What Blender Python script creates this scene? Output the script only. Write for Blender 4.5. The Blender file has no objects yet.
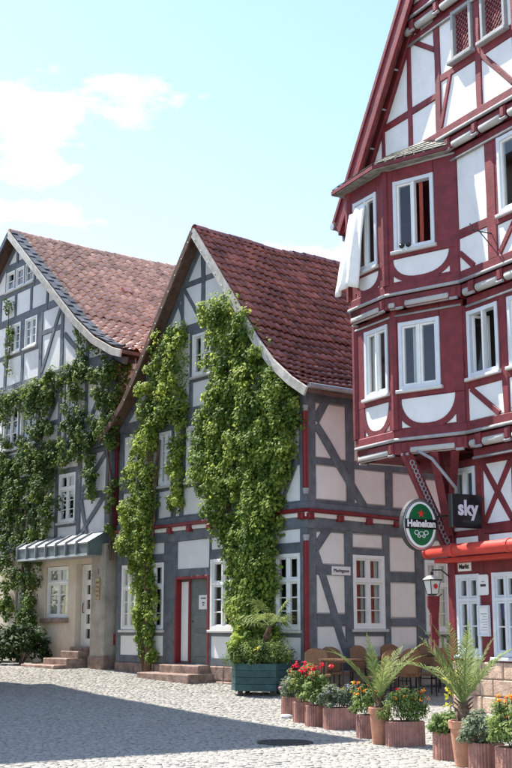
import bpy, bmesh, math, random
import numpy as np
from mathutils import Vector, Matrix
random.seed(7); np.random.seed(7)
RAD = math.radians
sc = bpy.context.scene
col = sc.collection

# ------------------------------------------------------------------ camera
FPX, TILT, EYE = 1210.0, math.atan(244 / 1210.0), 1.6
cam_d = bpy.data.cameras.new('camera'); cam = bpy.data.objects.new('camera', cam_d); col.objects.link(cam)
cam_d.sensor_fit = 'VERTICAL'; cam_d.sensor_height = 36.0; cam_d.lens = 36.0 * FPX / 768.0
cam_d.clip_end = 3000; cam_d.clip_start = .1
cam.location = (0, 0, EYE); cam.rotation_euler = (math.pi / 2 + TILT, 0, 0)
sc.camera = cam

# ------------------------------------------------------------------ sky and sun
SUN_AZ, SUN_EL = 50.0, 56.0            # degrees left of the view axis, height
w = bpy.data.worlds.new('World'); sc.world = w; w.use_nodes = True
nt = w.node_tree; nt.nodes.clear()
N = nt.nodes.new
out = N('ShaderNodeOutputWorld'); bg = N('ShaderNodeBackground'); sky = N('ShaderNodeTexSky')
sky.sky_type = 'NISHITA'; sky.sun_disc = False; sky.sun_elevation = RAD(SUN_EL); sky.sun_rotation = RAD(-SUN_AZ)
sky.air_density = 1.0; sky.dust_density = .45; sky.ozone_density = 1.0; sky.altitude = 200
tc = N('ShaderNodeTexCoord'); mp = N('ShaderNodeMapping'); mp.inputs['Scale'].default_value = (1, 1, 2.2)
mp.inputs['Location'].default_value = (.37, .12, .55)
nz = N('ShaderNodeTexNoise'); nz.inputs['Scale'].default_value = 3.6; nz.inputs['Detail'].default_value = 9; nz.inputs['Roughness'].default_value = .56
cr = N('ShaderNodeValToRGB'); cr.color_ramp.elements[0].position = .558; cr.color_ramp.elements[1].position = .75
mx = N('ShaderNodeMixRGB'); mx.inputs[2].default_value = (8.5, 8.7, 9, 1)
L = nt.links.new
L(tc.outputs['Generated'], mp.inputs[0]); L(mp.outputs[0], nz.inputs['Vector']); L(nz.outputs[0], cr.inputs[0])
L(cr.outputs[0], mx.inputs[0]); L(sky.outputs[0], mx.inputs[1]); L(mx.outputs[0], bg.inputs[0]); L(bg.outputs[0], out.inputs[0])
bg.inputs[1].default_value = .14
sun_d = bpy.data.lights.new('sun', 'SUN'); sun_d.energy = 4.8; sun_d.angle = RAD(.5); sun_d.color = (1, .95, .87)
sun = bpy.data.objects.new('sun', sun_d); col.objects.link(sun)
sv = Vector((-math.sin(RAD(SUN_AZ)) * math.cos(RAD(SUN_EL)), math.cos(RAD(SUN_AZ)) * math.cos(RAD(SUN_EL)), math.sin(RAD(SUN_EL))))
sun.rotation_euler = sv.to_track_quat('Z', 'Y').to_euler(); sun.location = sv * 60
sc.view_settings.view_transform = 'Standard'; sc.view_settings.look = 'None'; sc.view_settings.gamma = 1
sc.view_settings.exposure = 1.27; sc.view_settings.use_curve_mapping = False

# ------------------------------------------------------------------ materials
MATS = {}
def mat(name, c, rough=.8, var=.12, scale=6., bump=.15, bscale=40., c2=None, streak=0., objvar=.1, spec=.3, metal=0., dirt=0.):
    """procedural surface: colour, cloudy variation, fine relief and a tint that differs from piece to piece"""
    if name in MATS: return MATS[name]
    m = bpy.data.materials.new(name); m.use_nodes = True; t = m.node_tree; t.nodes.clear(); N = t.nodes.new; L = t.links.new
    o = N('ShaderNodeOutputMaterial'); b = N('ShaderNodeBsdfPrincipled'); L(b.outputs[0], o.inputs[0])
    b.inputs['Roughness'].default_value = rough; b.inputs['Specular IOR Level'].default_value = spec; b.inputs['Metallic'].default_value = metal
    g = N('ShaderNodeNewGeometry'); mp = N('ShaderNodeMapping'); L(g.outputs['Position'], mp.inputs[0])
    mp.inputs['Scale'].default_value = (1, 1, .25 if streak else 1)
    n1 = N('ShaderNodeTexNoise'); n1.inputs['Scale'].default_value = scale; n1.inputs['Detail'].default_value = 6; n1.inputs['Roughness'].default_value = .65
    L(mp.outputs[0], n1.inputs['Vector'])
    ra = N('ShaderNodeValToRGB'); e = ra.color_ramp.elements
    lo = [max(0, x * (1 - 2.2 * var)) for x in c]; hi = [min(1, x * (1 + 1.6 * var)) for x in (c2 or c)]
    e[0].position = .3; e[0].color = (*lo, 1); e[1].position = .7; e[1].color = (*hi, 1)
    L(n1.outputs[0], ra.inputs[0])
    oi = N('ShaderNodeObjectInfo'); at = N('ShaderNodeAttribute'); at.attribute_name = 'rnd'
    ad = N('ShaderNodeMath'); ad.operation = 'ADD'; L(oi.outputs['Random'], ad.inputs[0]); L(at.outputs['Fac'], ad.inputs[1])
    fr = N('ShaderNodeMath'); fr.operation = 'FRACT'; L(ad.outputs[0], fr.inputs[0])
    mr = N('ShaderNodeMapRange'); mr.inputs['To Min'].default_value = 1 - objvar; mr.inputs['To Max'].default_value = 1 + objvar; L(fr.outputs[0], mr.inputs['Value'])
    hs = N('ShaderNodeHueSaturation'); L(ra.outputs[0], hs.inputs['Color']); L(mr.outputs[0], hs.inputs['Value'])
    last = hs.outputs[0]
    if dirt:
        n3 = N('ShaderNodeTexNoise'); n3.inputs['Scale'].default_value = 2.3; n3.inputs['Detail'].default_value = 8; n3.inputs['Roughness'].default_value = .7
        mp3 = N('ShaderNodeMapping'); L(g.outputs['Position'], mp3.inputs[0]); mp3.inputs['Scale'].default_value = (1.4, 1.4, .45); L(mp3.outputs[0], n3.inputs['Vector'])
        r3 = N('ShaderNodeValToRGB'); r3.color_ramp.elements[0].position = .5; r3.color_ramp.elements[1].position = .78; L(n3.outputs[0], r3.inputs[0])
        ml = N('ShaderNodeMath'); ml.operation = 'MULTIPLY'; ml.inputs[1].default_value = dirt; L(r3.outputs[0], ml.inputs[0])
        mm = N('ShaderNodeMixRGB'); mm.inputs[2].default_value = (*[x * .45 + .02 for x in c], 1); L(ml.outputs[0], mm.inputs[0]); L(last, mm.inputs[1]); last = mm.outputs[0]
    L(last, b.inputs['Base Color'])
    n2 = N('ShaderNodeTexNoise'); n2.inputs['Scale'].default_value = bscale; n2.inputs['Detail'].default_value = 5; L(mp.outputs[0], n2.inputs['Vector'])
    bu = N('ShaderNodeBump'); bu.inputs['Strength'].default_value = bump; bu.inputs['Distance'].default_value = .02
    L(n2.outputs[0], bu.inputs['Height']); L(bu.outputs[0], b.inputs['Normal'])
    MATS[name] = m; return m
def leafmat(name, dark, light, trans=.35):
    m = bpy.data.materials.new(name); m.use_nodes = True; t = m.node_tree; t.nodes.clear(); N = t.nodes.new; L = t.links.new
    o = N('ShaderNodeOutputMaterial'); b = N('ShaderNodeBsdfPrincipled'); tr = N('ShaderNodeBsdfTranslucent'); mi = N('ShaderNodeMixShader')
    at = N('ShaderNodeAttribute'); at.attribute_name = 'rnd'
    ra = N('ShaderNodeValToRGB'); e = ra.color_ramp.elements; e[0].color = (*dark, 1); e[1].color = (*light, 1); L(at.outputs['Fac'], ra.inputs[0])
    L(ra.outputs[0], b.inputs['Base Color']); b.inputs['Roughness'].default_value = .6; b.inputs['Specular IOR Level'].default_value = .22
    hs = N('ShaderNodeHueSaturation'); hs.inputs['Value'].default_value = 1.5; hs.inputs['Hue'].default_value = .485; L(ra.outputs[0], hs.inputs['Color']); L(hs.outputs[0], tr.inputs[0])
    mi.inputs[0].default_value = trans; L(b.outputs[0], mi.inputs[1]); L(tr.outputs[0], mi.inputs[2]); L(mi.outputs[0], o.inputs[0])
    MATS[name] = m; return m
def glassmat(name):
    m = bpy.data.materials.new(name); m.use_nodes = True; t = m.node_tree; t.nodes.clear(); N = t.nodes.new; L = t.links.new
    o = N('ShaderNodeOutputMaterial'); tr = N('ShaderNodeBsdfTransparent'); gl = N('ShaderNodeBsdfGlossy'); mi = N('ShaderNodeMixShader')
    tr.inputs[0].default_value = (.93, .95, .95, 1); gl.inputs['Roughness'].default_value = .02
    fz = N('ShaderNodeFresnel'); fz.inputs['IOR'].default_value = 1.7
    n = N('ShaderNodeTexNoise'); n.inputs['Scale'].default_value = 2.2; g = N('ShaderNodeNewGeometry'); L(g.outputs['Position'], n.inputs['Vector'])
    bu = N('ShaderNodeBump'); bu.inputs['Strength'].default_value = .025; bu.inputs['Distance'].default_value = .05; L(n.outputs[0], bu.inputs['Height']); L(bu.outputs[0], gl.inputs['Normal'])
    gb = N('ShaderNodeMath'); gb.operation = 'SUBTRACT'; gb.inputs[0].default_value = 1; L(g.outputs['Backfacing'], gb.inputs[1])
    mu = N('ShaderNodeMath'); mu.operation = 'MULTIPLY'; L(fz.outputs[0], mu.inputs[0]); L(gb.outputs[0], mu.inputs[1])
    L(mu.outputs[0], mi.inputs[0]); L(tr.outputs[0], mi.inputs[1]); L(gl.outputs[0], mi.inputs[2]); L(mi.outputs[0], o.inputs[0])
    MATS[name] = m; return m
M_GLASS = glassmat('window glass')
M_GTIM = mat('slate grey timber paint', (.135, .15, .172), .7, .16, 5, .35, 55, objvar=.12, dirt=.35)
M_GTIMB = mat('blue grey timber paint', (.125, .14, .16), .7, .16, 5, .3, 55, objvar=.12, dirt=.3)
M_RED = mat('oxblood timber paint', (.165, .02, .026), .6, .18, 5, .35, 45, objvar=.1, dirt=.25, spec=.4)
M_REDB = mat('signal red trim', (.185, .016, .02), .5, .1, 5, .15, 45, objvar=.06)
M_WPLA = mat('white lime plaster', (.74, .74, .73), .9, .035, 2.5, .25, 30, objvar=.03, dirt=.18)
M_CPLA = mat('pale rose cream plaster', (.76, .745, .71), .9, .035, 2.5, .25, 30, objvar=.03, dirt=.15)
M_EDGE = mat('grey panel border paint', (.40, .37, .35), .9, .05, 4, .2, 30)
M_CREAM = mat('cream house plaster', (.62, .53, .42), .9, .07, 1.6, .3, 26, dirt=.35)
M_PIER = mat('weathered grey plaster', (.40, .36, .30), .92, .16, 1.8, .4, 22, dirt=.5)
M_WFRAME = mat('white window paint', (.76, .76, .74), .45, .03, 6, .06, 60, objvar=.03)
M_BFRAME = mat('pale blue grey window paint', (.60, .635, .67), .45, .04, 6, .06, 60, objvar=.03)
M_SILL = mat('painted sill', (.55, .54, .52), .6, .06, 6, .15, 40)
M_DARK = mat('room plaster darkened as shade', (.10, .09, .08), .9, .2, 2, .1, 20)  # dark colour stands in for the unlit rooms behind the panes
M_GREY = mat('grey moulding paint', (.33, .33, .335), .6, .08, 6, .15, 40, dirt=.3)
M_ROLL = mat('cream grey infill board', (.42, .415, .39), .7, .06, 6, .15, 40, dirt=.3)
M_SAND = mat('red sandstone', (.22, .145, .12), .9, .2, 5, .6, 28, objvar=.2, c2=(.28, .20, .165))
M_BLOCK = mat('buff red sandstone block', (.44, .28, .21), .9, .16, 4, .6, 26, objvar=.2, c2=(.48, .36, .27))
M_MORT = mat('lime mortar', (.42, .38, .33), .95, .1, 8, .4, 40)
M_TILEA = mat('orange clay pantile', (.66, .36, .23), .40, .22, 3, .25, 30, objvar=.22, c2=(.74, .47, .33), spec=1.0)
M_TILEB = mat('dark red clay tile', (.20, .066, .05), .36, .25, 3, .3, 30, objvar=.3, c2=(.27, .105, .08), spec=.6)
M_SLATE = mat('mossy grey slate', (.16, .16, .15), .7, .25, 6, .3, 30, objvar=.3, c2=(.22, .22, .185))
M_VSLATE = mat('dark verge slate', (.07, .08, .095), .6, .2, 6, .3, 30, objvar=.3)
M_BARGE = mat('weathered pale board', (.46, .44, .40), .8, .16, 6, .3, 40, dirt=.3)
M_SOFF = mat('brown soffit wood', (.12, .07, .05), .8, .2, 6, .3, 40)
M_ZINC = mat('weathered zinc', (.36, .38, .40), .45, .12, 3, .12, 30, metal=.5, dirt=.3)
M_CANLO = mat('blue green painted sheet', (.11, .14, .14), .5, .12, 4, .1, 30)
M_BARK = mat('brown bark', (.13, .085, .055), .95, .3, 14, .8, 40)
M_COB = mat('granite cobble', (.30, .286, .258), .9, .1, 9, .3, 60, objvar=.09, c2=(.32, .305, .275), spec=.15)
M_GROUND = mat('sandy joint filling', (.255, .245, .225), .95, .12, 14, .6, 60)
M_IRON = mat('dark cast iron', (.06, .06, .06), .6, .2, 20, .4, 60, metal=.4)
M_BLACK = mat('black gloss paint', (.012, .012, .014), .25, .1, 6, .02, 40, spec=.5)
M_TUB = mat('teal stained board', (.035, .085, .085), .6, .2, 6, .3, 40, objvar=.15)
M_PLANT = mat('red brown concrete', (.31, .155, .125), .9, .16, 8, .4, 50, objvar=.1, dirt=.3)
M_TERRA = mat('terracotta', (.44, .21, .13), .85, .14, 8, .25, 50, dirt=.35)
M_SOIL = mat('potting soil', (.035, .025, .018), 1, .3, 30, .8, 60)
M_WICK = mat('brown wicker', (.30, .165, .09), .7, .25, 60, .8, 120)
M_WOOD = mat('table wood', (.19, .11, .06), .6, .2, 12, .25, 50)
M_LEG = mat('dark chair frame', (.035, .025, .02), .5, .1, 10, .1, 40)
M_BRASS = mat('brass plaque', (.30, .215, .08), .45, .2, 10, .1, 40, metal=.2)
M_CLOTH = mat('white linen', (.78, .77, .74), .9, .03, 8, .2, 60)
M_CURT = mat('cream net curtain', (.62, .60, .55), .9, .05, 8, .2, 60)
M_CURTR = mat('red brown curtain', (.42, .10, .07), .9, .1, 8, .2, 60)
M_GREENS = mat('sign green enamel', (.008, .11, .04), .3, .06, 6, .02, 40, spec=.5)
M_STAR = mat('sign red enamel', (.55, .03, .02), .3, .06, 6, .02, 40)
M_CHROME = mat('silver sign rim', (.55, .57, .58), .25, .05, 6, .02, 40, metal=.9)
M_WHITE = mat('white sign enamel', (.78, .78, .77), .4, .02, 6, .02, 40)
M_SKYTX = mat('silver lilac lettering', (.62, .60, .68), .4, .02, 6, .02, 40)
M_AWN = mat('salmon red awning canvas', (.52, .055, .04), .6, .08, 5, .12, 40)
M_LANT = mat('lantern milk glass', (.62, .62, .58), .2, .03, 6, .02, 40)
M_DOORG = mat('grey green door paint', (.13, .15, .14), .5, .1, 6, .1, 40)
M_PRINT = mat('coloured poster print', (.2, .35, .4), .5, .5, 9, .02, 40, c2=(.6, .5, .2))
M_IVY = leafmat('ivy leaf', (.03, .07, .015), (.21, .29, .05))
M_VINE = leafmat('vine leaf', (.055, .12, .02), (.40, .49, .095), .48)
M_PALM = leafmat('palm leaf', (.06, .10, .03), (.25, .31, .10), .3)
M_HERB = leafmat('herb leaf', (.06, .115, .03), (.27, .35, .10), .35)
M_GREYL = leafmat('grey green leaf', (.08, .11, .07), (.27, .31, .19), .3)
M_BUSH = leafmat('dark bush leaf', (.014, .035, .012), (.07, .115, .03), .3)
M_FRED = leafmat('red petal', (.5, .008, .012), (.75, .03, .03), .25)
M_FORA = leafmat('orange petal', (.62, .17, .01), (.8, .36, .03), .3)
M_FPINK = leafmat('pink petal', (.5, .06, .22), (.7, .25, .35), .3)
M_FYEL = leafmat('yellow leaf', (.4, .38, .03), (.6, .58, .10), .3)
M_FWHI = leafmat('white petal', (.6, .6, .5), (.8, .8, .72), .3)
M_FLAV = leafmat('lavender petal', (.16, .13, .35), (.32, .27, .55), .3)

# ------------------------------------------------------------------ mesh helpers
def ray(u, v):
    a = (u - 256) / FPX; b = -(v - 384) / FPX
    return Vector((a, math.cos(TILT) - b * math.sin(TILT), math.sin(TILT) + b * math.cos(TILT)))
EYEP = Vector((0, 0, EYE))
GY = [-400, 0, 10, 16, 20, 25, 31, 38, 60, 900]; GZ = [0, 0, .05, .1, .15, .3, .58, .8, 1.0, 1.0]
def gz(y): return float(np.interp(y, GY, GZ))
def gpt(u, v):
    """the point of the ground seen at (u, v)"""
    r = ray(u, v); z = .1
    for _ in range(30):
        p = EYEP + r * ((z - EYE) / r.z); z = .5 * z + .5 * gz(p.y)
    return Vector((p.x, p.y, gz(p.y)))
class Fr:
    """a wall's frame in world space: a along the wall, z up, o outwards"""
    def __init__(s, org, ang, flip=False):
        s.o = Vector((org[0], org[1], 0)); t = Vector((-math.sin(RAD(ang)), math.cos(RAD(ang)), 0)); s.ang = ang
        s.x = t; s.n = Vector((-t.y, t.x, 0)) if not flip else Vector((t.y, -t.x, 0))
        s.right = Vector((0, 0, 1)).cross(s.n)
    def __call__(s, a, z, o=0.): return s.o + s.x * a + s.n * o + Vector((0, 0, z))
    def off(s, d): 
        f = Fr(s.o, s.ang); f.x = s.x; f.n = s.n; f.right = s.right; f.o = s.o + s.n * d; return f
    def px(s, u, v, o=0.):
        r = ray(u, v); P = s.o + s.n * o; k = (P - EYEP).dot(s.n) / r.dot(s.n); q = EYEP + r * k - s.o
        return q.dot(s.x), q.z
def side_of(f):
    """the wall that leaves f's corner backwards (a runs inwards), facing away from the house"""
    g = Fr(f.o, f.ang); g.x = -f.n; g.n = -f.x; g.right = Vector((0, 0, 1)).cross(g.n); return g
ROOT = {}
def rootloc(p):
    while p is not None and p.name not in ROOT: p = p.parent
    return ROOT[p.name] if p is not None else Vector((0, 0, 0))
class MB:
    def __init__(s): s.v = []; s.f = []; s.m = []; s.r = None
    def add(s, vs, fs, mi=0):
        k = len(s.v); s.v += [tuple(x) for x in vs]; s.f += [tuple(i + k for i in f) for f in fs]; s.m += [mi] * len(fs); return s
    def build(s, name, ms, parent=None, smooth=False, fix=True, root=None):
        me = bpy.data.meshes.new(name); l = rootloc(parent) if parent is not None else (root or Vector((0, 0, 0)))
        me.from_pydata([(x[0] - l[0], x[1] - l[1], x[2] - l[2]) for x in s.v], [], s.f)
        for m in (ms if isinstance(ms, (list, tuple)) else [ms]): me.materials.append(m)
        if any(s.m): me.polygons.foreach_set('material_index', s.m)
        if fix:
            bm = bmesh.new(); bm.from_mesh(me); bmesh.ops.recalc_face_normals(bm, faces=bm.faces); bm.to_mesh(me); bm.free()
        if smooth: me.polygons.foreach_set('use_smooth', [True] * len(me.polygons))
        if s.r is not None:
            at = me.attributes.new('rnd', 'FLOAT', 'POINT'); at.data.foreach_set('value', s.r)
        me.update()
        o = bpy.data.objects.new(name, me); col.objects.link(o)
        if parent is not None: o.parent = parent
        elif root is not None: o.location = root; ROOT[o.name] = Vector(root)
        return o
def thing(name, loc, label, cat, group=None):
    o = bpy.data.objects.new(name, None); col.objects.link(o); o.location = loc; o.empty_display_size = .2
    ROOT[o.name] = Vector(loc); o['label'] = label; o['category'] = cat
    if group: o['group'] = group
    return o
def tag(o, label=None, cat=None, group=None, kind=None):
    if label: o['label'] = label
    if cat: o['category'] = cat
    if group: o['group'] = group
    if kind: o['kind'] = kind
    return o
def bar(mb, fr, p0, p1, wd, o0, o1, ch=.012, wob=.012, mi=0):
    """a hewn bar lying in the wall's plane with chamfered front arrises"""
    d = Vector((p1[0] - p0[0], p1[1] - p0[1])); ln = d.length
    if ln < 1e-4: return mb
    d /= ln; q = Vector((-d.y, d.x)); n = max(1, int(ln / .5)); vs = []; fs = []
    for i in range(n + 1):
        k = i / n; ed = 0 if i in (0, n) else 1
        c = (p0[0] + d.x * ln * k, p0[1] + d.y * ln * k); sh = random.uniform(-wob, wob) * ed
        h1 = wd / 2 + random.uniform(-wob, wob) * .8; h2 = wd / 2 + random.uniform(-wob, wob) * .8; oz = random.uniform(-.3, .3) * wob
        for (k2, oo) in ((-h1, o0), (-h1, o1 - ch), (-h1 + ch, o1), (h2 - ch, o1), (h2, o1 - ch), (h2, o0)):
            vs.append(fr(c[0] + q.x * (k2 + sh), c[1] + q.y * (k2 + sh), oo + (oz if oo > o0 else 0)))
    for i in range(n):
        for j in range(6):
            a, b = i * 6 + j, i * 6 + (j + 1) % 6; fs.append((a, b, b + 6, a + 6))
    fs.append(tuple(range(6))); fs.append(tuple(range(n * 6, n * 6 + 6)))
    return mb.add(vs, fs, mi)
def prism(mb, fr, pts, o0, o1, ch=0., mi=0, mi_front=None):
    n = len(pts); P = [Vector(p) for p in pts]
    ar = sum(P[i].x * P[(i + 1) % n].y - P[(i + 1) % n].x * P[i].y for i in range(n))
    if ar < 0: P.reverse()
    vs = [fr(p.x, p.y, o0) for p in P] + [fr(p.x, p.y, o1 - ch) for p in P]; fs = [tuple(range(n))]
    fs += [(i, (i + 1) % n, n + (i + 1) % n, n + i) for i in range(n)]
    if ch > 0:
        ins = []
        for i in range(n):
            a, b, c = P[i - 1], P[i], P[(i + 1) % n]; d1 = (b - a).normalized(); d2 = (c - b).normalized()
            n1 = Vector((-d1.y, d1.x)); n2 = Vector((-d2.y, d2.x)); bi = (n1 + n2); k = bi.dot(n1)
            ins.append(b + bi * (ch / max(k, .35)))
        vs += [fr(p.x, p.y, o1) for p in ins]; fs += [(n + i, n + (i + 1) % n, 2 * n + (i + 1) % n, 2 * n + i) for i in range(n)]
        mb.add(vs, fs + [tuple(range(2 * n, 3 * n))], mi)
    else: mb.add(vs, fs + [tuple(range(n, 2 * n))], mi)
    if mi_front is not None: mb.m[-1] = mi_front
    return mb
def rect(a0, a1, z0, z1): return [(a0, z0), (a1, z0), (a1, z1), (a0, z1)]
def clip(poly, planes):
    """keep the part of poly where nx*a + nz*z <= c for every (nx, nz, c)"""
    for (nx, nz_, c) in planes:
        o = []
        for i in range(len(poly)):
            p, q = poly[i], poly[(i + 1) % len(poly)]; dp = nx * p[0] + nz_ * p[1] - c; dq = nx * q[0] + nz_ * q[1] - c
            if dp <= 0: o.append(p)
            if dp * dq < 0:
                t = dp / (dp - dq); o.append((p[0] + (q[0] - p[0]) * t, p[1] + (q[1] - p[1]) * t))
        poly = o
        if len(poly) < 3: return []
    return poly
def box3(mb, c, ax, ay, az, hx, hy, hz, mi=0):
    vs = [Vector(c) + ax * (sx * hx) + ay * (sy * hy) + az * (sz * hz) for sx in (-1, 1) for sy in (-1, 1) for sz in (-1, 1)]
    return mb.add(vs, [(0, 1, 3, 2), (4, 6, 7, 5), (0, 4, 5, 1), (2, 3, 7, 6), (0, 2, 6, 4), (1, 5, 7, 3)], mi)
UP = Vector((0, 0, 1)); EX = Vector((1, 0, 0)); EY = Vector((0, 1, 0))
def tube(mb, pts, rads, seg=8, mi=0, cap=True):
    pts = [Vector(p) for p in pts]; n = len(pts); vs = []; fs = []
    if not isinstance(rads, (list, tuple)): rads = [rads] * n
    for i in range(n):
        d = (pts[min(i + 1, n - 1)] - pts[max(i - 1, 0)]).normalized(); ref = UP if abs(d.z) < .95 else EX
        x = d.cross(ref).normalized(); y = d.cross(x)
        for j in range(seg):
            a = 2 * math.pi * j / seg; vs.append(pts[i] + (x * math.cos(a) + y * math.sin(a)) * rads[i])
    for i in range(n - 1):
        for j in range(seg):
            a, b = i * seg + j, i * seg + (j + 1) % seg; fs.append((a, b, b + seg, a + seg))
    if cap: fs += [tuple(range(seg)), tuple(range((n - 1) * seg, n * seg))]
    return mb.add(vs, fs, mi)
def beam(parent, fr, p0, p1, wd, m, o0=-.13, o1=.015, name='beam', wob=.012, ch=.014):
    return bar(MB(), fr, p0, p1, wd, o0, o1, ch, wob).build(name, m, parent)
def panel(parent, fr, poly, mp, o1=-.012, edge=None, name='infill_panel'):
    mb = MB()
    if edge:
        prism(mb, fr, poly, -.13, o1 - .012, .0, 1); n = len(poly)
        P = [Vector(p) for p in poly]; c = sum(P, Vector((0, 0))) / n
        q = []
        for p in P:
            d = c - p; q.append(p + Vector((math.copysign(min(edge, abs(d.x) * .5), d.x), math.copysign(min(edge, abs(d.y) * .5), d.y))))
        prism(mb, fr, q, -.05, o1, .006, 0); return mb.build(name, [mp, M_EDGE], parent)
    prism(mb, fr, poly, -.13, o1, .008); return mb.build(name, mp, parent)
def quadframe(mb, fr, a0, a1, z0, z1, wd, o0, o1, mi=0):
    for (p, q) in (((a0 + wd / 2, z0), (a0 + wd / 2, z1)), ((a1 - wd / 2, z0), (a1 - wd / 2, z1))): bar(mb, fr, p, q, wd, o0, o1, .006, 0, mi)
    for z in (z0 + wd / 2, z1 - wd / 2): bar(mb, fr, (a0 + wd, z), (a1 - wd, z), wd, o0, o1 - .002, .006, 0, mi)
def wavy(mb, fr, a0, a1, z0, z1, o, amp=.02, n=22, mi=0, flare=0.):
    vs = []; fs = []; ph = random.uniform(0, 6)
    for i in range(n + 1):
        k = i / n
        for (z, f) in ((z0, 1), ((z0 + z1) / 2, .6), (z1, .2)):
            a = a0 + (a1 - a0) * k; vs.append(fr(a + flare * f * (k - .5), z, o + amp * math.sin(ph + k * n * .9) * (.5 + .5 * f)))
    for i in range(n):
        for j in range(2): q = i * 3 + j; fs.append((q, q + 3, q + 4, q + 1))
    return mb.add(vs, fs, mi)
def window(parent, fr, a0, a1, z0, z1, m=None, cas=.07, rows=3, cols=2, trans=.32, curtain=None, sill=.08, o=0., opening=False, munt=True, casm=None, sash_o=0., colour_side=None):
    """a window set in the wall: casing > sashes, panes one by one, sill, curtains"""
    m = m or M_WFRAME; f = fr.off(o); mb = MB(); quadframe(mb, f, a0, a1, z0, z1, cas, -.12, .028)
    W = mb.build('window', casm or m, parent)
    i0, i1, j0, j1 = a0 + cas - .004, a1 - cas + .004, z0 + cas - .004, z1 - cas + .004
    zt = j1 - (j1 - j0) * trans if trans else j1
    if trans: bar(MB(), f, (i0, zt), (i1, zt), .06, -.08, .022, .006, 0).build('transom', m, W)
    wd = (i1 - i0) / cols
    if cols > 1: 
        for c in range(1, cols): bar(MB(), f, (i0 + wd * c, j0), (i0 + wd * c, j1), .045, -.075, .017, .006, 0).build('mullion', m, W)
    for c in range(cols):
        c0, c1 = i0 + wd * c + (.0225 if c else 0), i0 + wd * (c + 1) - (.0225 if c < cols - 1 else 0)
        for (k0, k1, rw) in (((j0, zt - (.03 if trans else 0), rows), (zt + .03, j1, 1)) if trans else ((j0, j1, rows),)):
            mb = MB()
            if opening and c in opening and k0 == j0:
                # this leaf stands open inwards
                h = f(c0, 0, -.05) if c == 0 else f(c1, 0, -.05); g = Fr(h, 0); sg = 1 if c == 0 else -1
                dr = (f.x * sg * math.cos(RAD(72)) - f.n * math.sin(RAD(72))).normalized(); g.x = dr; g.n = UP.cross(dr) * -1
                if g.n.dot(f.n) < 0: g.n = -g.n
                g.o = Vector((h.x, h.y, 0)); quadframe(mb, g, 0, c1 - c0, k0, k1, .05, -.02, .02); S = mb.build('sash', m, W)
                prism(MB(), g, rect(.05, c1 - c0 - .05, k0 + .05, k1 - .05), -.004, .004).build('pane', M_GLASS, W); continue
            quadframe(mb, f, c0, c1, k0, k1, .042, -.065 + sash_o, -.002 + sash_o); hh = (k1 - k0 - .084) / rw
            if munt:
                for r in range(1, rw): bar(mb, f, (c0 + .04, k0 + .042 + hh * r), (c1 - .04, k0 + .042 + hh * r), .024, -.05 + sash_o, -.008 + sash_o, .004, 0)
            mb.build('sash', m, W)
            for r in range(rw if munt else 1):
                y0 = k0 + .042 + hh * r; y1 = y0 + hh if munt else k1 - .042
                prism(MB(), f, rect(c0 + .04, c1 - .04, y0, y1), -.042 + sash_o, -.036 + sash_o).build('pane', M_GLASS, W)
    if sill:
        mb = MB(); prism(mb, f, rect(a0 - .05, a1 + .05, z0 - .065, z0 - .004), -.1, sill, .012); mb.build('sill', M_SILL if m is M_WFRAME else m, W)
    if curtain:
        for (k0, k1, z_, cm) in curtain:
            wavy(MB(), f, i0 + (i1 - i0) * k0, i0 + (i1 - i0) * k1, j0 + (j1 - j0) * z_, j1, -.10 - random.uniform(0, .02), .018, 18).build('curtain', cm, W, smooth=True, fix=False)
    return W
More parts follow.
